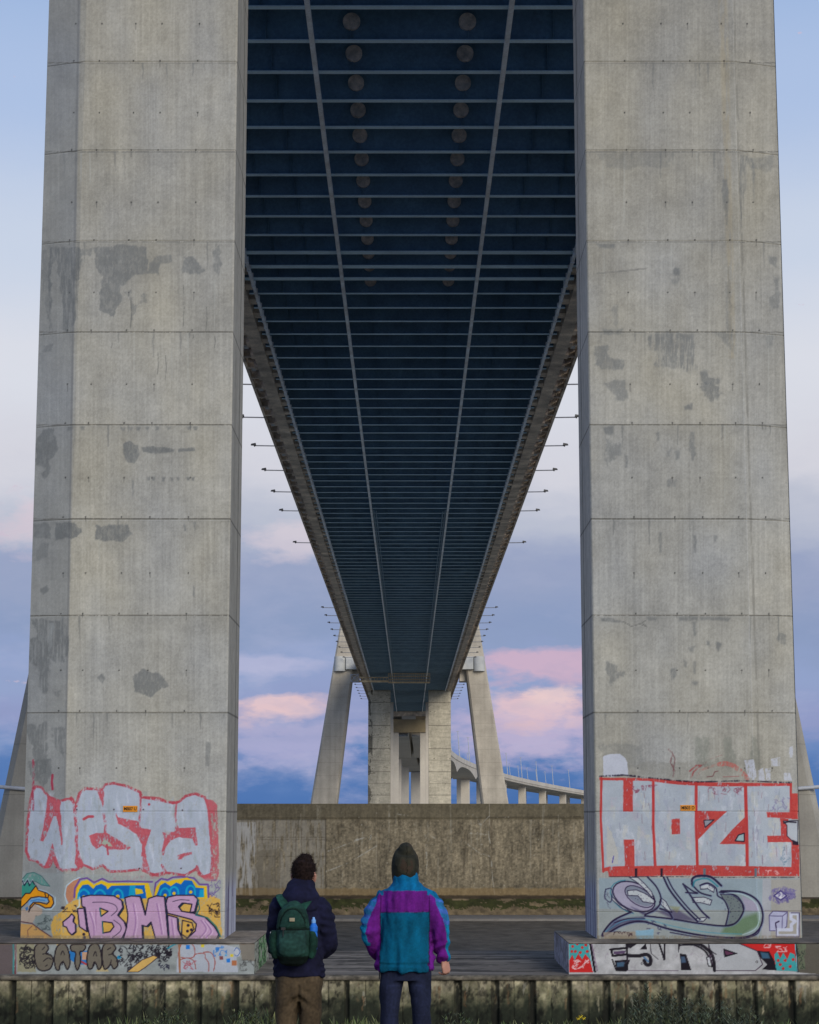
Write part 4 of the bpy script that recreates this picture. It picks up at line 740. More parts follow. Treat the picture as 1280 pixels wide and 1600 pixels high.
# worn concrete apron round the piers
def apron():
    X, Y = np.meshgrid(np.arange(-60, 60, .12), np.arange(68.45, 80.6, .12)); Z = ZG+(vnoise(*X.shape, 30, 90, 5, 4)-.5)*.03
    n1 = vnoise(*X.shape, 22, 40, 6, 5, .65); n2 = vnoise(*X.shape, 60, 40, 7, 3, .7)
    c = np.array((108, 102, 94), np.float32)*(1+(n1-.5)*.6+(n2-.5)*.5)[..., None]
    c = np.where(((n1 > .57) & (Y > 70))[..., None], c*.6, c); seam = (np.abs(Y-76.3) < .1)[..., None]; c = np.where(seam, c*.5, c)
    pud = vnoise(*X.shape, 9, 16, 22, 3)[..., None]; c = np.where(pud > .66, c*1.15, c)
    me = gridmesh('apron', np.stack([X, Y, Z], -1)); setpaint(me, c); o = link('pavement', me, None, M['paint']); tag(o, kind='structure')
apron()
def quay():
    r = empty('quay_wall', (0, 68.6, -8.6)); tag(r, 'long stained quay wall of ribbed concrete piles below the two plinths', 'quay wall'); off = np.array((0, 68.6, -8.6))
    cv = Canvas(-20, 1515, 1300, 1660, 2, 91); h, w = cv.h, cv.w; t = ((cv.Y-1526)/74)[:, None]
    n1 = vnoise(h, w, 5, 55, 1, 5, .75); n2 = vnoise(h, w, 6, 300, 2, 3, .7); n3 = vnoise(h, w, 20, 180, 3, 3, .7)
    tt = np.clip(t*1.3+(n1-.5)*1.1+(n2-.5)*.35-.02, 0, 1.2)[..., None]
    A = np.array((158, 149, 126), np.float32); B = np.array((104, 101, 78), np.float32); D = np.array((38, 42, 32), np.float32)
    c = np.where(tt < .5, A+(B-A)*tt/.5, B+(D-B)*np.clip((tt-.5)/.45, 0, 1))
    c = c*(1+(n3-.5)*.5+(n2-.5)*.5)[..., None]
    blot = vnoise(h, w, 7, 90, 8, 4, .75); c = c*(1-.5*np.clip((blot-.55)*7, 0, 1))[..., None]; c = c*(1+.4*np.clip((.42-blot)*6, 0, 1)*np.clip(1-t*1.6, 0, 1))[..., None]
    cv.a[:] = c
    rr = random.Random(3)
    for i in range(150):
        x = rr.uniform(-20, 1300); y = rr.uniform(1527, 1560); cv.poly([(x, y), (x+rr.uniform(2, 7), y), (x+rr.uniform(2, 5), y+rr.uniform(8, 34)), (x, y+rr.uniform(6, 30))], rr.choice([(170, 160, 132), (40, 38, 34), (120, 88, 60), (154, 150, 136)]), rr.uniform(.25, .65), wob=2.5, soft=1, rough=.3)
    X, Z = np.meshgrid(np.arange(-16.5, 16.5, .03), np.arange(-8.55, ZG-.12, .035))
    ph = ((X*FPX/66.9+640-22)/57.8) % 1.0; gw = .05+.045*np.random.default_rng(18).random(400)[np.floor((X*FPX/66.9+640-22)/57.8+.5).astype(int) % 400]; dg = np.minimum(ph, 1-ph); gap = (dg < gw); mid = np.abs(ph-.5) < .014
    pid = np.floor((X*FPX/66.9+640-22)/57.8).astype(int); jr = np.random.default_rng(8).random(200)[pid % 200]
    Yw = 68.46+np.clip((gw+.02-dg)/.03, 0, 1)*.16+np.where(mid, .03, 0)+(jr-.5)*.03
    P = np.stack([X, Yw, Z], -1); px, py = proj(P[..., 0], 68.5, P[..., 2]); col = cv.sample(px, py)*(.88+.24*jr)[..., None]
    wide = vnoise(*X.shape, 6, 30, 12, 3)
    sh = vnoise(*X.shape, 10, 240, 14, 3, .8); ga = np.clip((gw*1.5-dg)/(gw*1.2), 0, 1)*np.clip((sh-.25)*4, .25, 1); col = col*(1-ga[..., None]*.9)+np.array((30, 31, 27), np.float32)*ga[..., None]*.9
    col = np.where((mid & (wide > .5))[..., None], col*.55, col)
    me = gridmesh('piles', P-off); setpaint(me, col); link('pile_face', me, r, M['paint'])
    for s in (-1, 1):
        m2 = MB()
        for i in range(34):
            x = s*(16.6+1.3*i); m2.box(min(x, x+s*1.15), max(x, x+s*1.15), -.1, .2, .05, 2.66)
        m2.build('pile_row', M['concrete'], r)
    X, V = np.meshgrid(np.arange(-60, 60, .06), np.arange(6)); prof = np.array([(68.36, ZG-.15), (68.33, ZG-.13), (68.33, ZG-.05), (68.36, ZG-.01), (68.42, ZG+.004), (68.6, ZG+.012)])
    P = np.stack([X, prof[V, 0]+(vnoise(6, X.shape[1], 1, 600, 3)-.5)*.03, prof[V, 1]], -1); n = vnoise(6, X.shape[1], 1, 500, 6, 4, .7)
    me = gridmesh('c', P-off); setpaint(me, (np.array((94, 88, 77), np.float32)*(1+(n-.5)*1.3)[..., None]).astype(np.float32)); link('coping', me, r, M['paint'])
quay()
# ================================================================ wall between the near pylon legs
def back_wall():
    r = empty('retaining_wall', (0, 132, -5.56)); tag(r, 'long brown streaked concrete wall behind the two people with pale scratches', 'wall'); off = np.array((0, 132, -5.56))
    cv = Canvas(350, 1250, 935, 1412, 2, 101); h, w = cv.h, cv.w
    n1 = vnoise(h, w, 5, 26, 1, 4, .6); n2 = vnoise(h, w, 6, 150, 2, 3, .7); n3 = vnoise(h, w, 60, 200, 3, 3, .8); t = np.clip((cv.Y-1256)/144, 0, 1)[:, None]
    c = np.array((108, 100, 83), np.float32)*(1+(n1-.5)*.35+(n2-.5)*.5+(n3-.5)*.75)[..., None]
    c = c*(1.0+.1*np.sin(t*3)[..., None]); cv.a[:] = c
    cv.poly([(350, 1250), (935, 1250), (935, 1281), (350, 1281)], (88, 82, 66), .55, wob=.6, soft=.8, rough=.0)
    cv.poly([(350, 1280), (509, 1280), (509, 1402), (350, 1402)], (146, 142, 132), .6, streak=.2); cv.poly([(364, 1285), (400, 1285), (396, 1400), (364, 1400)], (176, 176, 174), .7, streak=.3, wob=1)
    cv.poly([(400, 1330), (440, 1325), (436, 1400), (404, 1400)], (90, 82, 66), .35, streak=.3, wob=3)
    cv.line([(350, 1281), (509, 1281)], 1.4, (70, 66, 56), .8); cv.line([(509, 1280), (509, 1402)], 1.6, (64, 58, 48), .7); cv.line([(765, 1256), (765, 1300)], 1.2, (160, 154, 140), .6); cv.line([(765, 1290), (766, 1402)], 1.3, (72, 66, 54), .6); cv.line([(760, 1277), (935, 1276)], 1.6, (62, 56, 46), .7, rough=.2)
    for y in (1308, 1312, 1338): cv.line([(405, y), (509, y+.5)], 1.1, (74, 68, 58), .55, rough=.4)
    W = (168, 168, 160)
    _q = random.Random(12)
    for i in range(46):
        x = _q.uniform(352, 932); y = _q.choice([1258, 1281, 1281, 1300, 1340]); cv.poly([(x-.8, y), (x+_q.uniform(1, 3.2), y), (x+1, y+_q.uniform(20, 100)), (x-.4, y+_q.uniform(20, 90))], _q.choice([(156, 152, 138), (150, 146, 132), (70, 62, 50)]), _q.uniform(.2, .5), soft=.9, wob=1, rough=.25)
    for x in (430, 590, 690, 850): cv.line([(x, 1256), (x, 1402)], 1.0, (74, 66, 54), .5, rough=.2)
    for p in ([(510, 1362), (545, 1348), (562, 1338), (588, 1322)], [(513, 1330), (545, 1318), (580, 1305)], [(556, 1312), (575, 1308), (582, 1304), (578, 1312)], [(664, 1304), (668, 1316), (672, 1305), (680, 1310)], [(665, 1320), (668, 1345), (666, 1365)], [(745, 1275), (750, 1290), (765, 1275)], [(725, 1315), (748, 1332), (765, 1338)], [(768, 1345), (770, 1375), (773, 1398)], [(735, 1302), (760, 1304)], [(620, 1272), (640, 1275)], [(763, 1300), (766, 1318)]):
        cv.line(p, 1.3, W, .75, rough=.45, wob=.8)
    r_ = random.Random(7)
    for i in range(90): cv.dot(r_.uniform(512, 930), r_.uniform(1270, 1395), r_.uniform(.4, .9), (176, 174, 160), .7)
    for i in range(60):
        x = r_.uniform(352, 932); y = r_.uniform(1262, 1385); cv.line([(x, y), (x+r_.uniform(-1, 1), y+r_.uniform(6, 40))], r_.uniform(.8, 2.6), r_.choice([(152, 148, 134), (72, 64, 50), (84, 74, 58)]), .45, rough=.3)
    cv.poly([(350, 1388), (935, 1388), (935, 1402), (350, 1402)], (132, 110, 74), .6, soft=2, wob=2); cv.poly([(350, 1399), (935, 1399), (935, 1412), (350, 1412)], (62, 54, 42), .9, soft=1.5, wob=1)
    X, Z = np.meshgrid(np.arange(-13.2, 13.21, .045), np.concatenate([np.arange(-5.7, .60, .045), [.60]])); Y = np.full_like(X, 132.0)+np.where(Z > -.35, -.06, 0)+(vnoise(*X.shape, 20, 60, 5, 3)-.5)*.03
    P = np.stack([X, Y, Z], -1); px, py = proj(P[..., 0], P[..., 1], P[..., 2]); me = gridmesh('f', P-off); setpaint(me, cv.sample(px, py))
    mb = MB(); o = lambda x, y, z: (x, y-132, z+5.56)
    mb.quad([o(-13.2, 131.94, .6), o(13.2, 131.94, .6), o(13.2, 135, .6), o(-13.2, 135, .6)]); mb.quad([o(-13.2, 135, .6), o(13.2, 135, .6), o(13.2, 135, -5.6), o(-13.2, 135, -5.6)]); join_into(me, mb, (110, 100, 84)); link('wall_face', me, r, M['paint'])
    MB().box(-22, -13.2, 0, 3, -.1, 6.16).build('end_bay', M['concrete'], r); MB().box(13.2, 22, 0, 3, -.1, 6.16).build('end_bay', M['concrete'], r)
    # mossy footing and pale kerb strip
    X, V = np.meshgrid(np.arange(-34, 34, .06), np.arange(26)); s_ = V/25.0
    yy = np.where(s_ < .25, 132-(s_/.25)*2.9, 129.1-(s_-.25)*.3); zz = np.where(s_ < .25, -5.6, -5.6-(s_-.25)/.75*1.05)
    n = vnoise(26, X.shape[1], 4, 160, 6, 4, .7); n2 = vnoise(26, X.shape[1], 3, 60, 9, 4, .7)
    c = np.broadcast_to(np.array((74, 62, 46), np.float32), X.shape+(3,)).copy(); face = np.clip((s_-.27)/.73, 0, 1)
    mossy = (face > 0) & (face < .55+(n-.5)*.9) & (n2 > .36); c = np.where(((face > 0) & ~mossy)[..., None], np.array((100, 88, 68), np.float32), c); c = np.where(mossy[..., None], np.array((50, 52, 28), np.float32), c)
    c = c*(1+(n-.5)*.9)[..., None]
    me = gridmesh('k', np.stack([X, yy+(n-.5)*.1, zz], -1)-off); setpaint(me, c.astype(np.float32)); link('mossy_footing', me, r, M['paint'])
    MB().box(-36, 36, -7.6, -2.8, -1.30, -1.10).build('kerb_strip', M['slab'], r)
back_wall()
# ================================================================ bridge deck
def deck():
    r = empty('bridge_deck', (0, 100, HD)); tag(r, 'long bridge deck seen from below with dark blue steel cross beams', 'bridge deck'); off = (0, -100, -HD)
    def add(mb, name, m, parent=r, **k):
        mb.v = [(x, y-100, z-HD) for x, y, z in mb.v]; return mb.build(name, m, parent, **k)
    Y0, Y1 = 69, 800
    mb = MB(); mb.box(-15.4, 15.4, Y0, Y1, HD+2.15, HD+2.55)
    add(mb, 'deck_slab', M['steel'])
    cots = [2.2868+.107*k for k in range(-5, 10)]+[3.3567, 3.4475, 3.529]; c = 3.634
    while c*HD < Y1: cots.append(c); c += .107
    mbs = MB()
    for i, ct in enumerate(cots):
        y = ct*HD; wide = .80 if i in (15, 16, 17) else .42 if i < 18 else .36
        tgt = MB() if i < 98 else mbs; last = i >= 98
        tgt.box(-12.9, 12.9, y-.02, y+.02, HD+.05, HD+2.15, 0); tgt.box(-12.9, 12.9, y-wide/2, y+wide/2, HD, HD+.05, 1)
        for s in (-1, 1):
            for xx in (3.2, 7.8, 10.2): tgt.box(s*xx-.015, s*xx+.015, y-.2, y-.02, HD+.05, HD+2.15, 0)
        if not last: add(tgt, 'cross_beam', [M['steel'], M['flange']])
    o = add(mbs, 'cross_beam', [M['steel'], M['flange']]); tag(o, kind='stuff')
    for i, ct in enumerate(cots[5:19]):
        y = ct*HD
        for s in (-1, 1):
            mb = MB(); mb.tube((s*3.14, y-.06, HD+1.05), (s*3.14, y-.3, HD+1.05), .47, 28); add(mb, 'round_disc', M['disc'])
    for s in (-1, 1):
        mb = MB(); mb.box(s*5.26-.13, s*5.26+.13, Y0, Y1, HD-.32, HD-.02); add(mb, 'stringer', M['rail'])
        mb = MB(); mb.box(s*4.62-.07, s*4.62+.07, 262, 560, HD-.16, HD-.02); mb.box(s*4.95-.10, s*4.95+.10, 262, 560, HD-.005, HD+.04); add(mb, 'cable_tray', M['steel'])
        mb = MB(); mb.box(min(s*12.15, s*12.37), max(s*12.15, s*12.37), 100, 345, HD-.45, HD-.2); mb.box(min(s*12.05, s*12.25), max(s*12.05, s*12.25), 362, Y1, HD-.45, HD-.2)
        y = 102.0
        while y < 640: mb.box(min(s*12.1, s*12.42), max(s*12.1, s*12.42), y, y+.12, HD-.5, HD); y += 2.21
        add(mb, 'walkway_rail', M['rail'])
        mb = MB(); a, b = sorted((s*13.05, s*14.15)); mb.box(a, b, Y0, Y1, HD-.25, HD+2.9)
        a, b = sorted((s*12.9, s*15.5)); mb.box(a, b, Y0, Y1, HD+2.56, HD+2.95)
        a, b = sorted((s*15.35, s*15.62)); mb.box(a, b, Y0, Y1, HD+1.2, HD+3.4); mb.box(a, b, Y0, Y1, HD+.55, HD+1.0)
        y = 94.45; k = 0
        while y < 790:
            a, b = sorted((s*12.5, s*13.05)); mb.box(a, b, y-.6, y+1.0, HD-.12, HD+1.2)
            a, b = sorted((s*14.15, s*15.45)); mb.box(a, b, y-.22, y+.22, HD+.5, HD+2.56)
            a, b = sorted((s*14.15, s*14.5)); mb.box(a, b, y+1.0, y+2.6, HD-.1, HD+.5)
            y += 4.42; k += 1
        add(mb, 'edge_girder', M['edgecon'])
        y = 98.9
        while y < 420: a, b = sorted((s*14.65, s*15.05)); add(MB().box(a, b, y, y+.9, HD+.45, HD+1.0), 'sky_glint', M['white']); y += 8.84  # glints of sky through square openings, put in as pale boxes
        mb = MB(); a, b = sorted((s*15.63, s*15.7)); y = 69
        for zz in (HD+3.5, HD+3.9, HD+4.3): mb.box(a, b, 69, Y1, zz, zz+.06)
        while y < 790: mb.box(a, b, y, y+.08, HD+3.4, HD+4.36); y += 8.84
        add(mb, 'parapet_rail', M['darkpole'])
deck()
# ---- lamps on outriggers
def lamp_proto():
    r = empty('street_lamp', (0, 0, 0)); MB().tube((0, 0, 0), (0, 0, 2.4), .09, 8).build('post', M['darkpole'], r)
    MB().tube((0, 0, 2.35), (3.95, 0, 2.42), .075, 8).build('arm', M['darkpole'], r)
    h = MB(); h.hexa([(3.8, -.22, 2.42), (4.5, -.18, 2.46), (4.5, .18, 2.46), (3.8, .22, 2.42), (3.85, -.18, 2.75), (4.4, -.13, 2.66), (4.4, .13, 2.66), (3.85, .18, 2.75)]); h.tube((4.0, 0, 2.28), (4.0, 0, 2.45), .09, 8); h.build('lamp_head', M['black'], r, bevel=.02)
    return r
def copy_tree(o, parent=None):
    c = o.copy(); C.objects.link(c)
    if parent is not None: c.parent = parent
    for ch in [q for q in bpy.data.objects if q.parent == o]: copy_tree(ch, c)
    return c
def lamps():
    proto = lamp_proto(); ks = [0, 1, 2, 3, 4, 5, 7]+list(range(13, 35)); first = True
    ordn = 'nearest second third fourth fifth sixth seventh eighth ninth tenth eleventh twelfth thirteenth fourteenth fifteenth sixteenth seventeenth eighteenth nineteenth twentieth twenty-first twenty-second twenty-third twenty-fourth twenty-fifth twenty-sixth twenty-seventh twenty-eighth twenty-ninth thirtieth'.split()
    for s in (-1, 1):
        for n_, k in enumerate(ks):
            y = 46*(4.434+.385*k)
            if y > 790: continue
            o = proto if first else copy_tree(proto); first = False
            o.location = (s*15.66, y, 43.6); o.rotation_euler = (0, 0, 0 if s > 0 else math.pi)
            side = 'left' if s < 0 else 'right'
            if n_ < 7: lab = f'dark lamp on a thin arm, {ordn[n_]} along the {side} deck edge from the near pier'
            else: lab = f'tiny distant lamp, {ordn[n_]} along the {side} deck edge counted from the near pier'
            tag(o, lab, 'street lamp', 'lamps along the deck edges')
lamps()
# ================================================================ pylons
def pylon(Yc, zb, label, near):
    r = empty('bridge_pylon', (0, Yc, zb)); tag(r, label, 'bridge tower', 'towers of the bridge')
    xo = (lambda z: 27.75-.178*z) if near else (lambda z: 30.0-.160*z)
    xi = (lambda z: 20.6-.088*z) if near else (lambda z: 22.0-.115*z); yd = 6.0; yf = Yc-yd if not near else 131.0; yb = Yc+yd
    for s in (-1, 1):
        mb = MB(); zs = [zb, 10, 30, 48 if near else 62]
        for a, b in zip(zs[:-1], zs[1:]):
            def ring(z):
                x0, x1 = sorted((s*xi(z), s*xo(z))); ch = .5; return [(x0+ch, yf-Yc, z-zb), (x1-ch, yf-Yc, z-zb), (x1, yf-Yc+ch, z-zb), (x1, yb-Yc, z-zb), (x0, yb-Yc, z-zb), (x0, yf-Yc+ch, z-zb)]
            ra, rb = ring(a), ring(b)
            for i in range(6): mb.quad([ra[i], ra[(i+1) % 6], rb[(i+1) % 6], rb[i]])
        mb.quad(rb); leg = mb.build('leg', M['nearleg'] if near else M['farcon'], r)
        if near:
            z = 1.6-zb; p = MB().tube((s*25.6, yf-Yc-.12, z-.05), (s*27.7, yf-Yc-.12, z+.12), .13, 10); p.build('pipe', M['pole'], leg)
        # pale housings either side of the deck
        z0, z1 = 42.6-zb, 46.4-zb
        if near: continue
        a, b = sorted((s*15.75, s*19.2)); MB().box(a, b, yf-Yc-1.2, yb-Yc-2, z0, z1).build('housing', M['white'], r, bevel=.15)
        h = MB().tube((s*20.95, yf-Yc+.1, z0-.5), (s*20.95, yf-Yc+.1, z1+.1), 1.75, 24); h.build('round_housing', M['white'], r)
        a, b = sorted((s*15.2, s*17.9)); MB().box(a, b, -3.5, 3.5, 39.3-zb, 42.5-zb).build('bracket', M['viacon'], r)
    MB().box(-xi(42)+.3, xi(42)-.3, -3, 3, HD+3.6-zb, HD+7.6-zb).build('crossbeam', M['farcon'], r)
pylon(142, -5.6, 'splayed concrete tower legs behind the two graffitied piers, with a white pipe on each leg', True)
pylon(585, -8.6, 'distant tower with splayed pale concrete legs either side of the deck', False)
# ================================================================ far piers and viaduct
def farstain(w_, h_, seed):
    pass
def far_pier():
    r = empty('bridge_pier', (0, 659, -8.6)); tag(r, 'pair of square concrete pier columns under the far end of the blue deck', 'bridge pier')
    for s in (-1, 1):
        xs = np.arange(6.5, 14.15, .12); zs = np.arange(-8.6, HD-.05, .12); Xa, Z = np.meshgrid(xs, zs); h, w = Xa.shape
        n1 = vnoise(h, w, 130, 3, 40+s, 4, .7); n2 = vnoise(h, w, 12, 4, 50+s, 4); n3 = vnoise(h, w, 60, 30, 60+s, 3, .8)
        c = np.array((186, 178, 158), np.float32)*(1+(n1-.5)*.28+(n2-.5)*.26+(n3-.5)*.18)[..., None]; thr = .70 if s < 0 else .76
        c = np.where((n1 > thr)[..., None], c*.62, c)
        if s < 0: c = np.where(((Xa > 12.6) & (n2 > .45))[..., None], c*.62, c)
        jl = np.abs((Z % 3.9)-1.95) < .07; c = np.where(jl[..., None], c*.7, c)
        P = np.stack([s*Xa, np.full_like(Xa, 656.)-659, Z+8.6], -1); me = gridmesh('c', P, flip=s < 0); setpaint(me, c)
        mb = MB(); x0, x1 = s*6.5, s*xs[-1]; z1 = HD-.05+8.6
        mb.quad([(x0, -3, 0), (x0, 3, 0), (x0, 3, z1), (x0, -3, z1)]); mb.quad([(x1, -3, 0), (x1, 3, 0), (x1, 3, z1), (x1, -3, z1)]); mb.quad([(x0, 3, 0), (x1, 3, 0), (x1, 3, z1), (x0, 3, z1)])
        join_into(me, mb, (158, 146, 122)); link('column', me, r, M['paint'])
far_pier()
def second_pier():
    r = empty('bridge_pier', (0, 730, -8.6)); tag(r, 'slim pair of columns just visible behind the far square pier', 'bridge pier')
    for s in (-1, 1):
        a, b = sorted((s*6.1, s*13.2)); MB().box(a, b, -2.5, 2.5, 0, HD+8.5).build('column', M['viacon'], r)
second_pier()
def portal():
    r = empty('bridge_pier', (0, 797, -8.6)); tag(r, 'portal frame pier with an ochre crossbeam closing the view under the far deck', 'bridge pier')
    for s in (-1, 1):
        a, b = sorted((s*4.4, s*7.8)); MB().box(a, b, -2.5, 2.5, 0, 41.3).build('column', M['viacon'], r)
    z = 8.6; mb = MB(); mb.box(-7.8, 7.8, -3.4, 3, 32.6+z, 37.9+z); mb.build('crossbeam', M['ochre_c'], r)
    MB().box(-3.2, 2.6, -3.0, 3, 37.9+z, 39.2+z).build('bearing', M['viacon'], r); MB().box(-7.6, 7.6, -2.8, 3, 39.2+z, 41.25+z).build('deck_end', M['edgecon'], r)
M['ochre_c'] = mat('ochre_concrete', (.36, .28, .155), col2=(.26, .20, .12), scale=.25, var=.15, bump=0)
portal()
def zt(Y):
    if Y < 930: t = min(max((Y-800)/130, 0), 1); return 41.0*(1-t)**1.5+(31-(Y-930)*.0085)*(1-(1-t)**1.5)
    return 31-(Y-930)*.0085-((Y-930)/765)**2*6.5
def cl(s): return np.array((s*s/5800.0, 800+s))
def frame(s):
    p = cl(s); t = np.array((s/2900.0, 1.0)); t /= np.hypot(*t); return p, np.array((t[1], -t[0]))   # centre, right normal
PS = [8, 95, 170, 258, 390, 495, 582, 670, 757, 840, 925, 1010, 1095, 1180, 1265, 1350, 1435]
def vdep(s):
    if s > 450: return 3.0
    i = max(k for k in range(len(PS)) if PS[k] <= max(s, 8)); a, b = PS[i], PS[i+1]; t = abs((s-a)/(b-a)-.5)*2; return 3.4+4.6*t**2.6
def viaduct():
    r = empty('viaduct_deck', (0, 800, 0)); tag(r, 'pale curved approach viaduct sweeping away to the right behind the towers', 'viaduct')
    span = 78.0; S_ = np.arange(4, 1500, 3.0)
    for half in (0, 1):
        rows = []
        for s in S_:
            p, n = frame(s); top = zt(800+s); dep = vdep(s)
            a, b = (-15.2, -.01) if half == 0 else (.01, 15.2); ins = .35
            prof = [(a, top+1.1), (a, top-1.5), (a+ins, top-1.9), (a+ins+.3, top-dep), (b-ins-.3, top-dep), (b-ins, top-1.9), (b, top-1.5), (b, top+1.1), (b-.3, top+1.1), (b-.3, top), (a+.3, top), (a+.3, top+1.1), (a, top+1.1)]
            rows.append([(p[0]+n[0]*u, p[1]+n[1]*u-800, z) for u, z in prof])
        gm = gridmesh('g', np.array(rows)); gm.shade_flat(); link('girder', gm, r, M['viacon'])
    k = 1
    ordn = ['first', 'second', 'third', 'fourth', 'fifth', 'sixth', 'seventh', 'eighth', 'ninth', 'tenth', 'eleventh', 'twelfth', 'thirteenth', 'fourteenth', 'fifteenth', 'sixteenth', 'seventeenth', 'eighteenth', 'nineteenth']
    for s in PS[1:]:
        p, n = frame(s); top = zt(800+s)-(7.9 if s <= 390 else 2.95); ang = math.atan2(-n[1], n[0])
        q = empty('viaduct_pier', (p[0], p[1], -8.6), -ang); tag(q, f'twin column viaduct pier, {ordn[k-1]} from the portal frame along the curve', 'viaduct pier', 'piers of the curved viaduct')
        for u in (-8, 8): MB().box(u-2.7, u+2.7, -1.6, 1.6, 0, top+8.6).build('column', M['viacon'], q, bevel=.3)
        k += 1
viaduct()
def masts():
    proto = empty('lamp_post', (0, 0, 0)); MB().tube((0, 0, 0), (0, 0, 16.5), .34, 6, r2=.2).build('mast', M['pole'], proto)
    MB().box(-.9, .9, -.15, .15, 16.4, 16.65).build('lamp_arm', M['pole'], proto)
    s = 90; i = 0; ordn = 'first second third fourth fifth sixth seventh eighth ninth tenth eleventh twelfth thirteenth fourteenth fifteenth sixteenth seventeenth eighteenth nineteenth twentieth twenty-first twenty-second twenty-third twenty-fourth twenty-fifth'.split()
    while s < 900 and i < 40:
        for u in ((-13,) if i % 2 else (-13, 13)):
            p, n = frame(s+(8 if u > 0 else 0)); o = proto if (i == 0 and u < 0) else copy_tree(proto)
            o.location = (p[0]+n[0]*u, p[1]+n[1]*u, zt(800+s)); o.rotation_euler = (.0, -.10 if u < 0 else -.07, -math.atan2(-n[1], n[0]))
            tag(o, 'thin pale lamp post on the curved viaduct, %s along its %s edge from the towers' % (ordn[i if u < 0 else i//2], 'far' if u < 0 else 'near'), 'lamp post', 'lamp posts on the curved viaduct')
        s += 34; i += 1
masts()
def gantry():
    r = empty('maintenance_gantry', (0, 575, 38.3)); tag(r, 'ochre lattice maintenance gantry hanging below the far end of the deck', 'gantry')
    m = MB()
    for zz in (0, .95, 1.9, 2.7):
        for yy in (-1.2, 1.2): m.box(-6.3, 6.1, yy-.08, yy+.08, zz, zz+(.3 if zz == 0 else .12))
    x = -6.3
    while x <= 6.2:
        for yy in (-1.2, 1.2): m.box(x-.06, x+.06, yy-.06, yy+.06, 0, 2.85)
        x += .62
    m.box(-6.3, 6.1, -1.2, 1.2, .25, .32); m.build('cage', M['ochre'], r)
    b = MB(); b.box(-15.2, -6.3, -.5, .5, .2, .75); b.box(-15.2, -6.3, -.5, .5, 1.5, 1.75)
    x = -15
    while x < -6.4: b.box(x-.05, x+.05, -.45, .45, .75, 1.5); x += .9
    b.build('boom', M['ochre'], r)
    c = MB()
    for (xa, za, xb, zb_) in ((-17.6, .4, -15.2, .4), (-17.6, 2.5, -15.2, 2.5), (-17.6, .4, -17.6, 2.5), (-15.3, .4, -15.3, 2.5), (-17.6, .4, -15.3, 2.5), (-17.6, 2.5, -15.3, .4)):
        for yy in (-.6, .6): c.tube((xa, yy, za), (xb, yy, zb_), .08, 5)
    c.build('end_cage', M['pole'], r)
    h = MB()
    for xx in (-5.2, 5.2): h.box(xx-.1, xx+.1, -.1, .1, 2.8, 3.0)
    h.build('hanger', M['pole'], r)
gantry()
# ================================================================ near bank and grass
GZ = -2.06
def bank_z(x, y):
    base = GZ+.05*np.sin(x*.9+1.3)*np.sin(y*.7)+.03*np.sin(x*2.7+y*1.9)
    drop = np.clip((y-18.6)/14, 0, 1); return base-drop*drop*(3-2*drop)*7.5
def bank():
    X, Y = np.meshgrid(np.arange(-45, 45, .25), np.arange(-25, 40, .25)); me = gridmesh('b', np.stack([X, Y, bank_z(X, Y)], -1)); o = link('bank', me, None, M['soil'], smooth=True); tag(o, kind='structure')
bank()
def blades(name, spots, seed, pal, kind='stuff', lean=.35, wd=.010):
    r = np.random.default_rng(seed); P = []; F = []; Cc = []; n = 0
    for (x, y, h) in spots:
        a = r.random()*6.283; w = wd*(0.7+.8*r.random()); dx, dy = math.cos(a)*w, math.sin(a)*w; la = r.random()*6.283; l = lean*h*(.3+r.random()); lx, ly = math.cos(la)*l, math.sin(la)*l; z = float(bank_z(x, y))-.02
        P += [(x-dx, y-dy, z), (x+dx, y+dy, z), (x+lx*.35+dx*.8, y+ly*.35+dy*.8, z+h*.6), (x+lx*.35-dx*.8, y+ly*.35-dy*.8, z+h*.6), (x+lx, y+ly, z+h)]
        F += [(n, n+1, n+2, n+3), (n+3, n+2, n+4)]; n += 5; c = np.array(pal[r.integers(len(pal))])*(.7+.6*r.random()); Cc += [c*.8, c*.8, c, c, c*1.15]
    me = bpy.data.meshes.new(name); me.from_pydata(P, [], F); setpaint(me, np.array(Cc, np.float32)); return me
GP = [(66, 80, 42), (84, 96, 54), (54, 66, 38), (98, 100, 66), (72, 76, 50)]
def grass():
    r = np.random.default_rng(3); sp = []
    K = 19/3000
    cl_ = [(-400, 150, .16), (-250, 90, .20), (-60, 90, .12), (-205, 60, .14), (100, 80, .06), (320, 60, .10), (560, 130, .10), (420, 180, .14)]
    for i in range(10000):
        y = 15.5+3.3*r.random(); x = (r.random()-.5)*11; hh = .04+.08*r.random()
        px = x/y*3000
        for c, w_, a in cl_: hh += a*math.exp(-((px-c)/(w_*.5))**2)*r.random()
        sp.append((x, y, hh))
    for i in range(2500):
        y = 11.5+4*r.random(); sp.append(((r.random()-.5)*9, y, .05+.09*r.random()))
    o = link('grass', blades('grass', sp, 5, GP), None, M['grass']); tag(o, 'low rough green grass along the lip of the near bank', 'grass', kind='stuff')
grass()
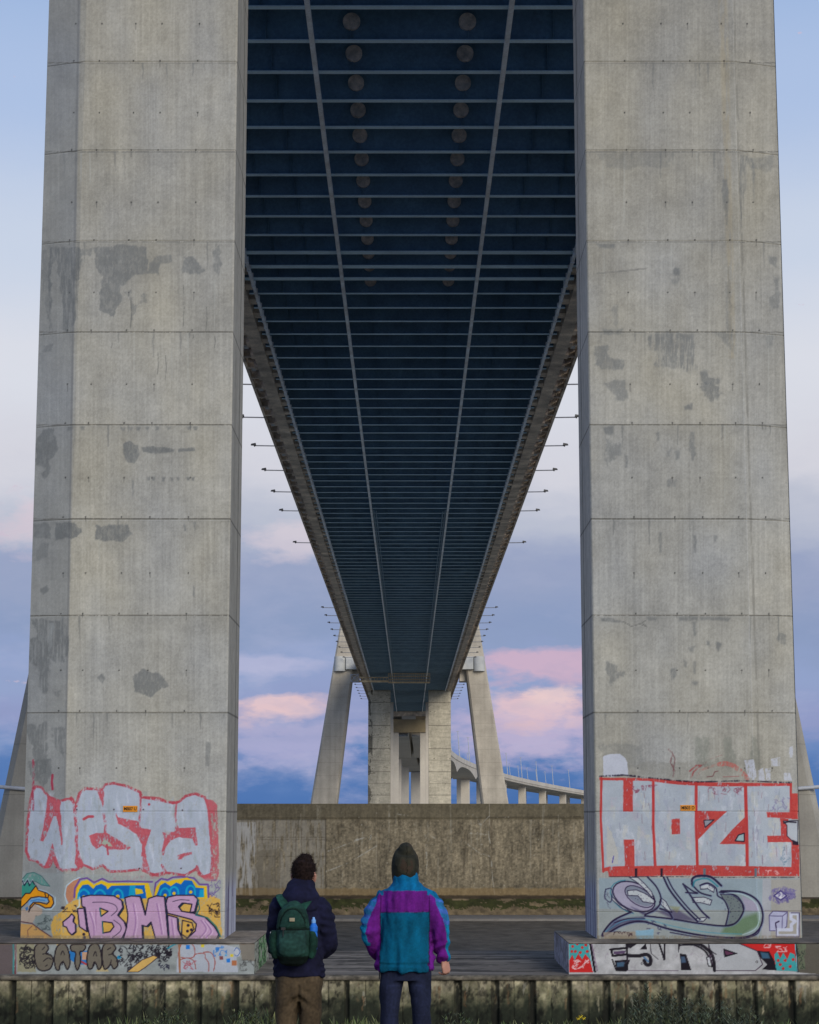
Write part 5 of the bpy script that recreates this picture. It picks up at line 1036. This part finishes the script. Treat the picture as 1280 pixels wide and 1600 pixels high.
def herb(px, w_, h_, seed, label, pal):
    r = np.random.default_rng(seed); y = 17.6; xc = px/3000*17.5; P = []; F = []; Cc = []; n = 0
    root = empty('herb_plant', (xc, y, GZ)); tag(root, label, 'plant', 'grey green weeds at the edge of the bank')
    st = MB()
    for s in range(int(34*w_/.3)):
        x0 = (r.random()-.5)*w_*1.5; y0 = (r.random()-.5)*.5; hh = h_*(.55+.5*r.random())*(1-.5*(abs(x0)/w_)**2); lx = (r.random()-.5)*.12; st.tube((x0, y0, -.03), (x0+lx, y0, hh), .003, 4, r2=.0015)
        for k in range(int(18*hh/.3)+4):
            t = .25+.75*r.random(); a = r.random()*6.283; L = .028+.035*(1-t)+.01; c = Vector((x0+lx*t, y0, hh*t)); d = Vector((math.cos(a), math.sin(a), .5+.5*r.random()))*L; sd = Vector((-math.sin(a), math.cos(a), 0))*.006
            P += [tuple(c), tuple(c+d*.5+sd), tuple(c+d), tuple(c+d*.5-sd)]; F.append((n, n+1, n+2, n+3)); n += 4; cc = np.array(pal[r.integers(len(pal))])*(.65+.6*r.random()); Cc += [cc]*4
    me = bpy.data.meshes.new('leaves'); me.from_pydata(P, [], F); setpaint(me, np.array(Cc, np.float32)); link('leaves', me, root, M['grass']); st.build('stems', M['soil'], root)
    return root
GG = [(88, 96, 70), (74, 84, 60), (104, 110, 86), (64, 74, 50)]
herb(372, .30, .52, 1, 'tallest grey green weed clump below the right plinth', GG)
herb(430, .28, .46, 2, 'bushy grey green weed left of the widest clump gap', GG)
herb(508, .22, .36, 3, 'short rounded grey green weed, last of the right clumps', GG)
herb(468, .2, .40, 4, 'narrow grey green weed between two rounder clumps on the right', GG)
herb(80, .16, .30, 5, 'small green weed beside the legs of the person in jeans', GP)
herb(-370, .30, .34, 6, 'low green weed clump under the bubble lettering of the left plinth', GP)
herb(-240, .24, .34, 7, 'spreading green weed just left of the backpacker', GP)
def flower():
    y = 17.3; x = 260/3000*17.2; r = empty('yellow_flower', (x, y, GZ)); tag(r, 'small yellow flower at the bottom edge left of the weed clumps', 'flower')
    MB().tube((0, 0, -.02), (.01, 0, .29), .003, 5).build('stem', M['grassm'], r)
    m = MB()
    for cx, cz in ((.01, .30), (.035, .285), (-.012, .283)):
        for k in range(7):
            a = k*.9; m.quad([(cx, -.004, cz), (cx+math.cos(a)*.016-.004, -.008, cz+math.sin(a)*.014), (cx+math.cos(a)*.022, -.006, cz+math.sin(a)*.018), (cx+math.cos(a+.3)*.016, -.002, cz+math.sin(a+.3)*.014)])
    m.build('petals', M['yellow'], r)
M['grassm'] = mat('stem_green', (.06, .11, .03), bump=0); M['yellow'] = mat('yellow_petals', (.72, .55, .02), var=.1, bump=0)
flower()
# ================================================================ people
def tube_loft(bm, pts, rad, n=16, up=(0, 1, 0), caps=True):
    """pts: centres; rad: (side, depth) radii; elliptical rings across the path"""
    pts = [Vector(p) for p in pts]; rings = []; U = Vector(up)
    def ring(c, t, a, b):
        w = U-t*U.dot(t)
        if w.length < 1e-3: w = Vector((1, 0, 0))
        w.normalize(); s = t.cross(w); return [bm.verts.new(c+s*a*math.cos(2*math.pi*i/n)+w*b*math.sin(2*math.pi*i/n)) for i in range(n)]
    P, R_, T = [], [], []
    for i, p in enumerate(pts):
        t = (pts[min(i+1, len(pts)-1)]-pts[max(i-1, 0)]).normalized(); a, b = rad[i] if isinstance(rad[i], tuple) else (rad[i], rad[i]); P.append(p); R_.append((a, b)); T.append(t)
    if caps:
        for end in ((0, -1) if caps is True else (-1,)):
            sg = -1 if end == 0 else 1; p, (a, b), t = P[end], R_[end], T[end]; m = min(a, b)
            ex = [(p+t*sg*m*.5, (a*.86, b*.86), t), (p+t*sg*m*.85, (a*.5, b*.5), t)]
            if end == 0: P = [e[0] for e in ex[::-1]]+P; R_ = [e[1] for e in ex[::-1]]+R_; T = [e[2] for e in ex[::-1]]+T
            else: P += [e[0] for e in ex]; R_ += [e[1] for e in ex]; T += [e[2] for e in ex]
    rings = [ring(p, t, a, b) for p, (a, b), t in zip(P, R_, T)]
    for A, B in zip(rings[:-1], rings[1:]):
        for i in range(n): bm.faces.new((A[i], A[(i+1) % n], B[(i+1) % n], B[i]))
    bm.faces.new(rings[0][::-1]); bm.faces.new(rings[-1])
def subdiv(pts, rad, k=4):
    """smooth the path and radii"""
    rr = [r if isinstance(r, tuple) else (r, r) for r in rad]; q = catmull([tuple(p)+r for p, r in zip(pts, rr)], False, k); return [v[:3] for v in q], [(v[3], v[4]) for v in q]
def remesh(name, build, voxel, smooth=3, fold=None, paint=None, mats=None, parent=None):
    bm = bmesh.new(); build(bm); bmesh.ops.recalc_face_normals(bm, faces=bm.faces[:]); me = bpy.data.meshes.new('t'); bm.to_mesh(me); bm.free()
    o = bpy.data.objects.new('t', me); C.objects.link(o)
    md = o.modifiers.new('r', 'REMESH'); md.mode = 'VOXEL'; md.voxel_size = voxel
    sm = o.modifiers.new('s', 'SMOOTH'); sm.factor = .5; sm.iterations = smooth
    bpy.context.view_layer.update(); dg = bpy.context.evaluated_depsgraph_get(); me2 = bpy.data.meshes.new_from_object(o.evaluated_get(dg)); bpy.data.objects.remove(o); bpy.data.meshes.remove(me)
    n = len(me2.vertices); co = np.empty(n*3, np.float32); me2.vertices.foreach_get('co', co); co = co.reshape(n, 3); nr = np.empty(n*3, np.float32); me2.vertices.foreach_get('normal', nr); nr = nr.reshape(n, 3)
    if fold is not None:
        d = fold(co, nr); co2 = co+nr*d[:, None]; me2.vertices.foreach_set('co', co2.astype(np.float32).ravel()); me2.update()
    if paint is not None: setpaint(me2, paint(co, nr).astype(np.float32))
    me2.name = name; o = link(name, me2, parent, mats, smooth=True); return o
def nz(co, f, seed=0, ax=(1, 1, 1)):
    return np.array([mnoise.noise(Vector((c[0]*f*ax[0]+seed, c[1]*f*ax[1], c[2]*f*ax[2]+seed*.7))) for c in co], np.float32)
def hand(bm, w, dirv, side, curl=.5, palm_n=(0, 0, 0), out=None):
    """w wrist, dirv direction of the palm; fingers curl towards +fwd"""
    w = Vector(w); d = Vector(dirv).normalized(); inn = Vector(palm_n).normalized(); sp = d.cross(inn).normalized()
    pe = w+d*.085; tube_loft(bm, [w-d*.03, w+d*.01, w+d*.045, pe], [(.026, .022), (.030, .020), (.042, .017), (.041, .015)], 14, up=inn)
    for i, (o_, L, rr) in enumerate(((.033, .070, .0078), (.0115, .080, .0082), (-.0105, .075, .008), (-.0315, .058, .0072))):
        b = pe+sp*o_-d*.012; a1 = curl*(.8+.12*i); a2 = a1+curl*(1.1+.1*i); a3 = a2+curl*.9
        def dr(a): return d*math.cos(a)+inn*math.sin(a)
        p1 = b+dr(a1*.8)*L*.48; p2 = p1+dr(a2)*L*.32; p3 = p2+dr(a3)*L*.24; tube_loft(bm, [b, p1, p2, p3], [rr*1.05, rr, rr*.93, rr*.78], 10, up=sp)
    tb = w+d*.022+sp*.030+inn*.004; t1 = tb+(d*.55+sp*.65+inn*.45).normalized()*.036; t2 = t1+(d*.75+sp*.15+inn*.6).normalized()*.030; t3 = t2+(d*.8-sp*.1+inn*.6).normalized()*.022
    tube_loft(bm, [tb-d*.01-sp*.008, tb, t1, t2, t3], [.012, .013, .0108, .0098, .0085], 10, up=inn)
def head(bm, c, turn=0.0, s=1.0):
    c = Vector(c); cr, sr = math.cos(turn), math.sin(turn)
    def tr(x, y, z): return c+Vector((x*cr+y*sr, -x*sr+y*cr, z))*s
    def lo(pts, rad, n=16, up=(0, 1, 0)): tube_loft(bm, [tr(*p) for p in pts], rad, n, up)
    lo([(0, .012, -.115), (0, .018, -.085), (0, .012, -.05), (0, .004, 0), (0, -.004, .045), (0, -.008, .08), (0, -.010, .105)], [(.036, .045), (.053, .072), (.064, .086), (.074, .094), (.076, .098), (.066, .085), (.040, .055)], 22)
    lo([(0, .10, .005), (0, .112, -.018), (0, .116, -.034), (0, .100, -.044)], [(.007, .01), (.010, .012), (.014, .012), (.010, .008)], 10)        # nose
    lo([(-.045, .082, .018), (0, .092, .022), (.045, .082, .018)], [.011, .012, .011], 8, (0, 0, 1)); lo([(-.020, .090, -.070), (0, .098, -.068), (.020, .090, -.070)], [.006, .008, .006], 8, (0, 0, 1)); lo([(-.018, .088, -.080), (0, .096, -.080), (.018, .088, -.080)], [.006, .008, .006], 8, (0, 0, 1))
    lo([(0, .080, -.108), (0, .09, -.100)], [(.020, .012), (.014, .01)], 10)                                                # chin
    for sd in (-1, 1):
        lo([(sd*.031, .088, -.001), (sd*.031, .091, -.001)], [.012, .010], 10)                                             # eye
        lo([(sd*.078, -.004, -.034), (sd*.086, -.010, -.010), (sd*.088, -.016, .012), (sd*.082, -.014, .026)], [(.008, .010), (.008, .017), (.008, .019), (.006, .011)], 10)   # ear
def body(bm, J, face):
    for a in (-1, 1):
        A = J['armL' if a < 0 else 'armR']; p, r_ = subdiv(A, [.048, .042, .037, .033, .026]); tube_loft(bm, p, r_, 14)
        hd = J['handL' if a < 0 else 'handR']; hand(bm, A[-1], hd[0], a, hd[2], hd[1])
        L = J['legL' if a < 0 else 'legR']; p, r_ = subdiv(L, [.056, .052, .044, .044, .042, .034]); tube_loft(bm, p, r_, 16)
        f = Vector(L[-1]); tube_loft(bm, [f+Vector((0, -.05, -.04)), f+Vector((0, .04, -.045)), f+Vector((0, .14, -.055))], [(.035, .03), (.042, .03), (.04, .018)], 12, up=(0, 0, 1))
    p, r_ = subdiv(J['spine'], [(.128, .085), (.125, .085), (.115, .08), (.135, .09), (.140, .09), (.08, .065), (.050, .052), (.050, .052)]); tube_loft(bm, p, r_, 20)
    head(bm, J['head'], J['turn'])
def skin_paint(hairz):
    def f(co, nr):
        c = np.broadcast_to(np.array((176, 128, 110), np.float32), (len(co), 3)).copy(); c *= (1+.08*nz(co, 30)[:, None]); return c
    return f
def shoe(name, at_, col, root):
    f = Vector(at_)
    def b(bm):
        tube_loft(bm, [f+Vector((0, -.075, -.035)), f+Vector((0, 0, -.03)), f+Vector((0, .09, -.045)), f+Vector((0, .18, -.052))], [(.043, .05), (.047, .055), (.050, .040), (.044, .028)], 16, up=(0, 0, 1)); tube_loft(bm, [f+Vector((0, -.01, -.02)), f+Vector((0, -.01, .05))], [.046, .046], 14)
        return
    remesh(name, b, .008, 2, None, lambda co, nr: np.where((co[:, 2] < .022)[:, None], np.array((190, 186, 176), np.float32), np.array(col, np.float32)), M['cloth'], root)
# ---------- person in the teal and purple jacket
def person_right():
    X0, Y0 = -.03, 13.5; r = empty('person', (X0, Y0, GZ)); tag(r, 'person in a teal and purple jacket, dark hood and jeans with right hand hanging', 'person')
    J = dict(armL=[(-.160, 0, 1.445), (-.215, -.01, 1.34), (-.230, .0, 1.24), (-.205, .07, 1.15), (-.155, .14, 1.05)], armR=[(.172, 0, 1.445), (.222, -.01, 1.34), (.243, -.01, 1.25), (.252, .03, 1.15), (.268, .06, 1.06)],
             handL=((.25, .3, -.9), (1, .2, .1), .45), handR=((.22, .10, -1), (-.75, .60, .1), .62),
             legL=[(-.09, 0, .98), (-.106, 0, .86), (-.114, .012, .52), (-.116, 0, .46), (-.112, -.02, .32), (-.115, -.03, .09)], legR=[(.10, 0, .98), (.112, 0, .86), (.122, .012, .52), (.128, 0, .46), (.130, -.02, .32), (.135, -.03, .09)],
             spine=[(.01, 0, 1.02), (.01, 0, 1.06), (.01, 0, 1.15), (.01, -.005, 1.32), (.01, -.01, 1.42), (.005, 0, 1.52), (0, .01, 1.60), (0, .02, 1.66)], head=(0, .03, 1.685), turn=.0)
    remesh('body', lambda bm: body(bm, J, True), .0042, 2, None, skin_paint(0), M['skin'], r)
    # hood
    def hood(bm):
        p, q = subdiv([(0, .005, 1.575), (0, .008, 1.63), (0, .012, 1.69), (0, .016, 1.745), (.002, .015, 1.782), (.004, .008, 1.80)], [(.080, .082), (.090, .105), (.094, .118), (.090, .116), (.077, .096), (.056, .070)], 4); tube_loft(bm, p, q, 26)
    hp = (np.array((54, 52, 42), np.float32), np.array((62, 52, 43), np.float32), np.array((44, 44, 36), np.float32))
    def hood_paint(co, nr):
        n = nz(co, 9, 3)+.5*nz(co, 22, 8); c = np.where((n > .12)[:, None], hp[1], np.where((n < -.18)[:, None], hp[2], hp[0])); c = np.where((np.abs(co[:, 0]-.012) < .003)[:, None], hp[2]*.7, c); return c
    remesh('hood', hood, .006, 2, lambda co, nr: .005*nz(co, 14, 2, (1, 1, .5))+.003*nz(co, 40, 5), hood_paint, M['cloth'], r)
    # jacket
    def jacket(bm):
        p, q = subdiv([(-.005, 0, .985), (-.004, 0, 1.02), (0, 0, 1.06), (.002, 0, 1.16), (.004, 0, 1.30), (.006, -.01, 1.42), (.006, -.01, 1.50), (.004, -.004, 1.555), (.002, .0, 1.59)],
                       [(.200, .140), (.211, .148), (.202, .144), (.184, .140), (.174, .142), (.180, .138), (.168, .120), (.124, .098), (.092, .09)], 4); tube_loft(bm, p, q, 30, caps='end')
        tube_loft(bm, [(.002, .0, 1.57), (.002, .003, 1.615), (.0, .005, 1.645)], [(.090, .094), (.094, .098), (.088, .094)], 24)
        for A, s in ((J['armL'], -1), (J['armR'], 1)):
            a = [Vector(v) for v in A]; pts = [(s*.085, -.01, 1.49)]+[tuple(v) for v in a]; rr = [.060, .078, .077, .074, .064, .046] if s < 0 else [.060, .078, .073, .067, .055, .038]
            p, q = subdiv(pts, rr, 5); tube_loft(bm, p, q, 20)
    def jfold(co, nr):
        x, y, z = co.T; t = np.abs(x) < .17; d = .007*nz(co, 7, 1)+.010*nz(co, 16, 4, (1.8, 1, .45))+.004*nz(co, 34, 14, (1, 1, .7)); d = d+np.where(z < 1.10, .006*np.sin(x*46+3*np.sin(z*20))*np.clip((1.10-z)/.07, 0, 1), 0)
        d = d-np.where(np.abs(z-1.035) < .010, .008, 0)*t; arm = ~t; d = d+np.where(arm, .012*np.sin(z*62+8*nz(co, 5, 9))*np.clip(nz(co, 6, 12)+.4, 0, 1), 0)
        d = d+np.where(t & (z < 1.4), .013*np.clip(nz(co, 6, 22, (2.6, 1, .4)), -1, 1), 0); return d.astype(np.float32)
    def jpaint(co, nr):
        x, y, z = co.T; n = nz(co, 12, 7)*.006; T1, T2 = np.array((6, 98, 142), np.float32), np.array((4, 86, 116), np.float32); PU = np.array((98, 28, 118), np.float32); SB = np.array((66, 108, 186), np.float32)
        c = np.where((z > 1.45)[:, None], T1, T2); yoke_hi = 1.535-.3*np.clip(np.abs(x)-.09, 0, 1)**1.2; back = (np.abs(x) < .168+.0*z); c = np.where((back & (z > 1.385+n) & (z < 1.528+n))[:, None], PU, c)
        lo = .168-.25*np.clip(1.5-z, 0, .0)
        sleeve = (np.abs(x) > .168) & (z < 1.515-.75*(np.abs(x)-.168)); axs = np.where(x < 0, np.interp(z, [q[2] for q in J['armL'][::-1]], [q[0] for q in J['armL'][::-1]]), np.interp(z, [q[2] for q in J['armR'][::-1]], [q[0] for q in J['armR'][::-1]]))
        edge = np.where(x < 0, -.215-.12*np.clip(1.5-z, 0, .18)+np.clip(1.27-z, 0, 1)*.28, .232+.17*np.clip(1.5-z, 0, .2)-np.clip(1.2-z, 0, 1)*.0)
        c = np.where(sleeve[:, None], np.array((104, 30, 126), np.float32), c)
        outer = sleeve & ((x-axs)*np.sign(x) > np.where(z > 1.3, .036, np.where(z > 1.18, .040, .026))) & ((x > 0) | (z > 1.16)); ss = np.sin(z*95+x*30) > .2
        c = np.where(outer[:, None], np.where((ss & (z > 1.30))[:, None], SB, np.array((40, 110, 160), np.float32)), c); c = np.where((outer & (z < 1.30))[:, None], np.array((14, 120, 160), np.float32), c)
        seam = (np.abs(np.abs(x)-.168) < .0035) & (z < 1.5) | ((np.abs(x) < .168) & (np.abs(z-1.385-n) < .003)); c = np.where(seam[:, None], c*.62, c)
        c = np.where((np.abs(x) > .15)[:, None] & (z > 1.5)[:, None] & ~sleeve[:, None], T1, c)
        c = c*(1+.12*nz(co, 90, 2)[:, None]+.24*nz(co, 12, 4, (2, 1, .5))[:, None]); return c
    remesh('jacket', jacket, .0068, 3, jfold, jpaint, M['cloth'], r)
    MB().tube((-.172, -.05, 1.0), (-.176, -.05, .935), .005, 6).build('drawcord', M['black'], r)
    def jeans(bm):
        p, q = subdiv([(.005, 0, 1.02), (.005, 0, .97), (.005, 0, .925)], [(.140, .095), (.160, .108), (.160, .115)]); tube_loft(bm, p, q, 24, caps=False)
        for L, s in ((J['legL'], -1), (J['legR'], 1)):
            pts = [tuple(Vector(L[0])+Vector((-s*.008, 0, 0)))]+[(L[1][0]-s*.006, 0, .84), (L[1][0], 0, .70), L[2], L[4], (L[5][0], L[5][1], .13), (L[5][0], L[5][1], .07)]; p, q = subdiv(pts, [.088, (.075, .095), (.064, .086), (.056, .076), (.056, .068), (.058, .062), (.060, .066)], 5); tube_loft(bm, p, q, 20)
    def jnfold(co, nr):
        z = co[:, 2]; return (.005*nz(co, 8, 5)+.005*np.sin(z*60+6*nz(co, 5, 2))*np.clip(nz(co, 5, 15)+.2, 0, 1)+.004*nz(co, 18, 3, (1, 1, .4))).astype(np.float32)
    def jnpaint(co, nr):
        c = np.array((34, 39, 60), np.float32)*(1+.28*nz(co, 9, 2)+.2*nz(co, 70, 4))[:, None]; x, y, z = co.T
        c = np.where(((np.abs(z-.80) < .10) & (np.abs(np.abs(x-.005)-.085) < .045) & (y < 0) & ((np.abs(np.abs(x-.005)-.085) > .042) | (np.abs(z-.80) > .096)) & (z > .7))[:, None], c*1.15, c); return c
    remesh('jeans', jeans, .0075, 2, jnfold, jnpaint, M['cloth'], r)
    shoe('shoe', (J['legL'][-1][0], -.03, .085), (60, 60, 62), r); shoe('shoe', (J['legR'][-1][0], -.03, .085), (60, 60, 62), r)
person_right()
# ---------- person with the green backpack
def person_left():
    X0, Y0 = -.755, 13.5; r = empty('person', (X0, Y0, GZ)); tag(r, 'person with short dark hair in a navy coat and brown trousers wearing a backpack', 'person')
    J = dict(armL=[(-.130, 0, 1.40), (-.150, -.01, 1.27), (-.155, .02, 1.17), (-.13, .10, 1.12), (-.08, .17, 1.11)], armR=[(.130, 0, 1.40), (.170, -.01, 1.27), (.182, .03, 1.17), (.16, .11, 1.12), (.09, .17, 1.11)],
             handL=((1, .3, 0), (.2, -1, 0), .4), handR=((-1, .3, 0), (-.2, -1, 0), .4),
             legL=[(-.075, 0, .93), (-.085, 0, .83), (-.088, .012, .50), (-.092, 0, .44), (-.094, -.02, .31), (-.10, -.03, .09)], legR=[(.075, 0, .93), (.076, 0, .83), (.072, .012, .50), (.075, 0, .44), (.09, -.02, .31), (.095, -.03, .09)],
             spine=[(0, 0, .95), (0, 0, 1.0), (0, 0, 1.10), (0, -.005, 1.25), (0, -.01, 1.37), (.005, 0, 1.46), (.015, .01, 1.53), (.02, .02, 1.60)], head=(.025, .03, 1.622), turn=-.25)
    J['turn'] = .28
    remesh('body', lambda bm: body(bm, J, True), .0065, 2, None, skin_paint(0), M['skin'], r)
    def hair(bm):
        p, q = subdiv([(.018, .004, 1.565), (.02, -.002, 1.61), (.022, .002, 1.66), (.025, .012, 1.692), (.028, .018, 1.712), (.03, .02, 1.722)], [(.048, .055), (.066, .074), (.077, .092), (.079, .102), (.070, .090), (.056, .074)], 4); tube_loft(bm, p, q, 24)
    HC = np.array((36, 26, 24), np.float32)
    ho = remesh('hair', hair, .0055, 1, lambda co, nr: .007*nz(co, 26, 2)+.006*nz(co, 60, 5)+.004*nz(co, 110, 9), lambda co, nr: HC*(1+.45*nz(co, 90, 3))[:, None], M['cloth'], r)
    # loose tufts standing off the hair
    me = ho.data; rr = random.Random(2); P, F, K = [], [], 0; vs = me.vertices
    for i in range(2200):
        v = vs[rr.randrange(len(vs))]
        if v.co.z < 1.60: continue
        nrm = v.normal; d = (nrm+Vector((rr.uniform(-.7, .7), rr.uniform(-.7, .7), rr.uniform(-.6, .5)))).normalized()*rr.uniform(.010, .024); s = d.orthogonal().normalized()*.0016; c = v.co
        P += [tuple(c-s), tuple(c+s), tuple(c+d)]; F.append((K, K+1, K+2)); K += 3
    m3 = bpy.data.meshes.new('tufts'); m3.from_pydata(P, [], F); setpaint(m3, np.tile(HC, (K, 1))); link('tufts', m3, ho, M['cloth'])
    def coat(bm):
        p, q = subdiv([(0, 0, .955), (0, 0, .98), (0, 0, 1.05), (0, 0, 1.2), (0, -.005, 1.33), (0, -.01, 1.385), (.002, -.005, 1.425), (.006, 0, 1.46)], [(.172, .13), (.176, .135), (.170, .14), (.160, .145), (.165, .145), (.148, .13), (.108, .11), (.085, .09)], 4); tube_loft(bm, p, q, 28, caps='end')
        for A, s in ((J['armL'], -1), (J['armR'], 1)):
            pts = [(s*.075, -.01, 1.435)]+[tuple(v) for v in A]; p, q = subdiv(pts, [.07, .082, .078, .072, .062, .050], 5); tube_loft(bm, p, q, 20)
    def cfold(co, nr):
        x, y, z = co.T; arm = np.abs(x) > .15; return (.010*nz(co, 8, 1)+.006*nz(co, 20, 31, (1, 1, 1.5))+np.where(arm, .012*np.sin(z*70+9*nz(co, 6, 3)), .004*np.sin(z*45+5*nz(co, 5, 8)))*np.clip(nz(co, 7, 11)+.5, 0, 1)+.003*nz(co, 22, 6)).astype(np.float32)
    navy = lambda co, nr: np.array((27, 28, 50), np.float32)*(1+.2*nz(co, 40, 2)+.25*nz(co, 8, 5))[:, None]
    co_ = remesh('coat', coat, .007, 3, cfold, navy, M['cloth'], r)
    def chood(bm):
        p, q = subdiv([(.0, -.02, 1.405), (.0, -.035, 1.43), (.003, -.03, 1.465), (.006, -.02, 1.505), (.008, -.01, 1.53)], [(.108, .08), (.130, .118), (.136, .130), (.126, .12), (.108, .105)], 4); tube_loft(bm, p, q, 26)
    remesh('hood', chood, .007, 2, lambda co, nr: (.007*nz(co, 9, 4)+.006*np.sin(co[:, 2]*85+4*nz(co, 6, 1))*np.clip(nz(co, 8, 7)+.5, 0, 1)).astype(np.float32), navy, M['cloth'], co_)
    def trous(bm):
        p, q = subdiv([(0, 0, 1.02), (0, 0, .94), (0, -.005, .88)], [(.146, .10), (.166, .118), (.160, .125)]); tube_loft(bm, p, q, 24)
        for L, s in ((J['legL'], -1), (J['legR'], 1)):
            pts = [(L[0][0], -.004, .93), (L[1][0], -.004, .83), (L[1][0]+s*.002, 0, .70), (L[2][0]-s*.004, 0, .55), L[4], (L[5][0], L[5][1], .13), (L[5][0], L[5][1], .06)]; p, q = subdiv(pts, [(.086, .12), (.080, .108), (.074, .092), (.066, .08), (.066, .072), (.068, .072), (.07, .075)], 5); tube_loft(bm, p, q, 20)
    def tfold(co, nr):
        x, y, z = co.T; cr = np.exp(-((np.abs(x)-.0)/.10)**2)*np.exp(-((z-.80)/.07)**2); return (.006*nz(co, 7, 5)-.018*np.exp(-(x/.012)**2)*np.clip((.93-z)/.05, 0, 1)*(y < 0)*(z > .70)+.007*np.sin((z+np.abs(x)*.8)*75)*cr+.005*np.sin(z*50+6*nz(co, 5, 2))*np.clip(nz(co, 5, 15)+.1, 0, 1)).astype(np.float32)
    remesh('trousers', trous, .0075, 2, tfold, lambda co, nr: np.array((80, 68, 52), np.float32)*(1+.22*nz(co, 60, 2)+.25*nz(co, 8, 5))[:, None], M['cloth'], r)
    shoe('shoe', (J['legL'][-1][0], -.03, .085), (50, 44, 40), r); shoe('shoe', (J['legR'][-1][0], -.03, .085), (50, 44, 40), r)
    # ---------------- backpack
    b = empty('backpack', (X0-.035, Y0-.21, GZ+1.045)); b.scale = (.98, 1, .87); tag(b, 'dark green backpack with side pockets and a small beige tag on the navy coat', 'backpack')
    G1 = (32, 60, 52)
    def gp(base, f=1.0): return lambda co, nr: np.array(base, np.float32)*f*(1+.22*nz(co, 50, 2)+.28*nz(co, 11, 5))[:, None]
    def main(bm):
        p, q = subdiv([(0, .0, .045), (0, -.005, .09), (0, -.01, .18), (0, -.005, .28), (0, .0, .36), (0, .01, .41), (0, .02, .435)], [(.105, .065), (.122, .085), (.120, .10), (.116, .095), (.108, .085), (.088, .070), (.066, .055)], 5); tube_loft(bm, p, q, 28)
    def bfold(co, nr):
        x, y, z = co.T; arch = np.abs(np.hypot(x/.095, (z-.27)/.16)-1); d = .005*nz(co, 12, 5)+.003*nz(co, 30, 1)
        d = d-.007*((arch < .05) & (z > .27) & (y < 0)); d = d-.010*(np.abs(z-.278) < .007)*(y < 0)*(np.abs(x) < .1); return d.astype(np.float32)
    def bpaint(co, nr):
        x, y, z = co.T; c = np.array(G1, np.float32)*(1+.22*nz(co, 50, 2)+.3*nz(co, 11, 5))[:, None]; arch = np.abs(np.hypot(x/.095, (z-.27)/.16)-1); c = np.where(((arch < .035) & (z > .27) & (y < 0))[:, None], c*.45, c); c = np.where(((z < .268) & (z > .10) & (np.abs(x) < .10))[:, None], c*np.array((1.15, 1.05, 1.1)), c)
        c = np.where((z < .07)[:, None], c*.45, c); c = np.where(((np.abs(z-.274) < .006) & (y < 0))[:, None], c*.4, c); return c
    mo = remesh('main_bag', main, .0062, 2, bfold, bpaint, M['cloth'], b)
    def fp(bm):
        p, q = subdiv([(0, -.075, .09), (0, -.085, .15), (0, -.083, .21), (0, -.078, .255)], [(.085, .022), (.096, .032), (.094, .030), (.088, .018)], 4); tube_loft(bm, p, q, 22)
    remesh('front_pocket', fp, .006, 2, lambda co, nr: (.005*nz(co, 16, 2)).astype(np.float32), gp((38, 66, 60)), M['cloth'], b)
    for s in (-1, 1):
        def sp(bm, s=s):
            xo_ = .125 if s > 0 else .118; p, q = subdiv([(s*xo_, .0, .07), (s*(xo_+.01), -.002, .12), (s*(xo_+.016), -.002, .19), (s*(xo_+.012), 0, .235)], [(.028, .042), (.035, .052), (.034, .05), (.030, .046)], 4); tube_loft(bm, p, q, 18)
        remesh('side_pocket', sp, .0055, 2, lambda co, nr: (.004*nz(co, 22, 2)).astype(np.float32), gp((28, 58, 48)), M['cloth'], b)
        def stp(bm, s=s):
            p, q = subdiv([(s*.05+.006, .03, .42), (s*.08+.006, .07, .468), (s*.100+.006, .12, .505), (s*.11+.008, .19, .52), (s*.118+.01, .27, .49)], [(.034, .010)]*5, 5); tube_loft(bm, p, q, 12, up=(0, -.5, 1))
        remesh('strap', stp, .005, 1, None, gp((36, 74, 62)), M['cloth'], b)
    MB().box(-.018, .018, -.112, -.100, .335, .362).build('tag_patch', M['tan'], b, bevel=.002)
    bk = MB(); bk.box(-.075, -.045, -.118, -.108, .270, .290); bk.tube((-.06, -.115, .28), (-.06, -.115, .22), .004, 6); bk.build('buckle', M['black'], b, bevel=.002)
    MB().box(-.156, -.140, -.02, -.005, .215, .25).build('clip', M['pole'], b, bevel=.002)
    # bottle
    w = empty('water_bottle', (X0-.035+.140, Y0-.215, GZ+1.045+.10)); tag(w, 'blue plastic bottle with a pale cap in the right side pocket of the backpack', 'bottle')
    def lathe(prof, n=20):
        m = MB()
        for i in range(len(prof)-1):
            (r0, z0), (r1, z1) = prof[i], prof[i+1]
            for k in range(n):
                a0, a1 = 2*math.pi*k/n, 2*math.pi*(k+1)/n; m.quad([(r0*math.cos(a0), r0*math.sin(a0), z0), (r0*math.cos(a1), r0*math.sin(a1), z0), (r1*math.cos(a1), r1*math.sin(a1), z1), (r1*math.cos(a0), r1*math.sin(a0), z1)])
        return m
    lathe([(.0, 0), (.024, .0), (.027, .01), (.027, .10), (.025, .115), (.028, .125), (.028, .15), (.016, .172), (.013, .178)]).build('bottle_body', M['bluep'], w, smooth=True)
    lathe([(.015, .176), (.016, .195), (.010, .200), (.008, .214), (.0, .216)]).build('cap', M['bluec'], w, smooth=True)
M['tan'] = mat('beige_tag', (.36, .31, .20), bump=0); M['bluep'] = mat('blue_plastic', (.02, .16, .62), rough=.3, var=.1, bump=0); M['bluec'] = mat('pale_blue_cap', (.20, .42, .80), rough=.35, var=.1, bump=0)
person_left()
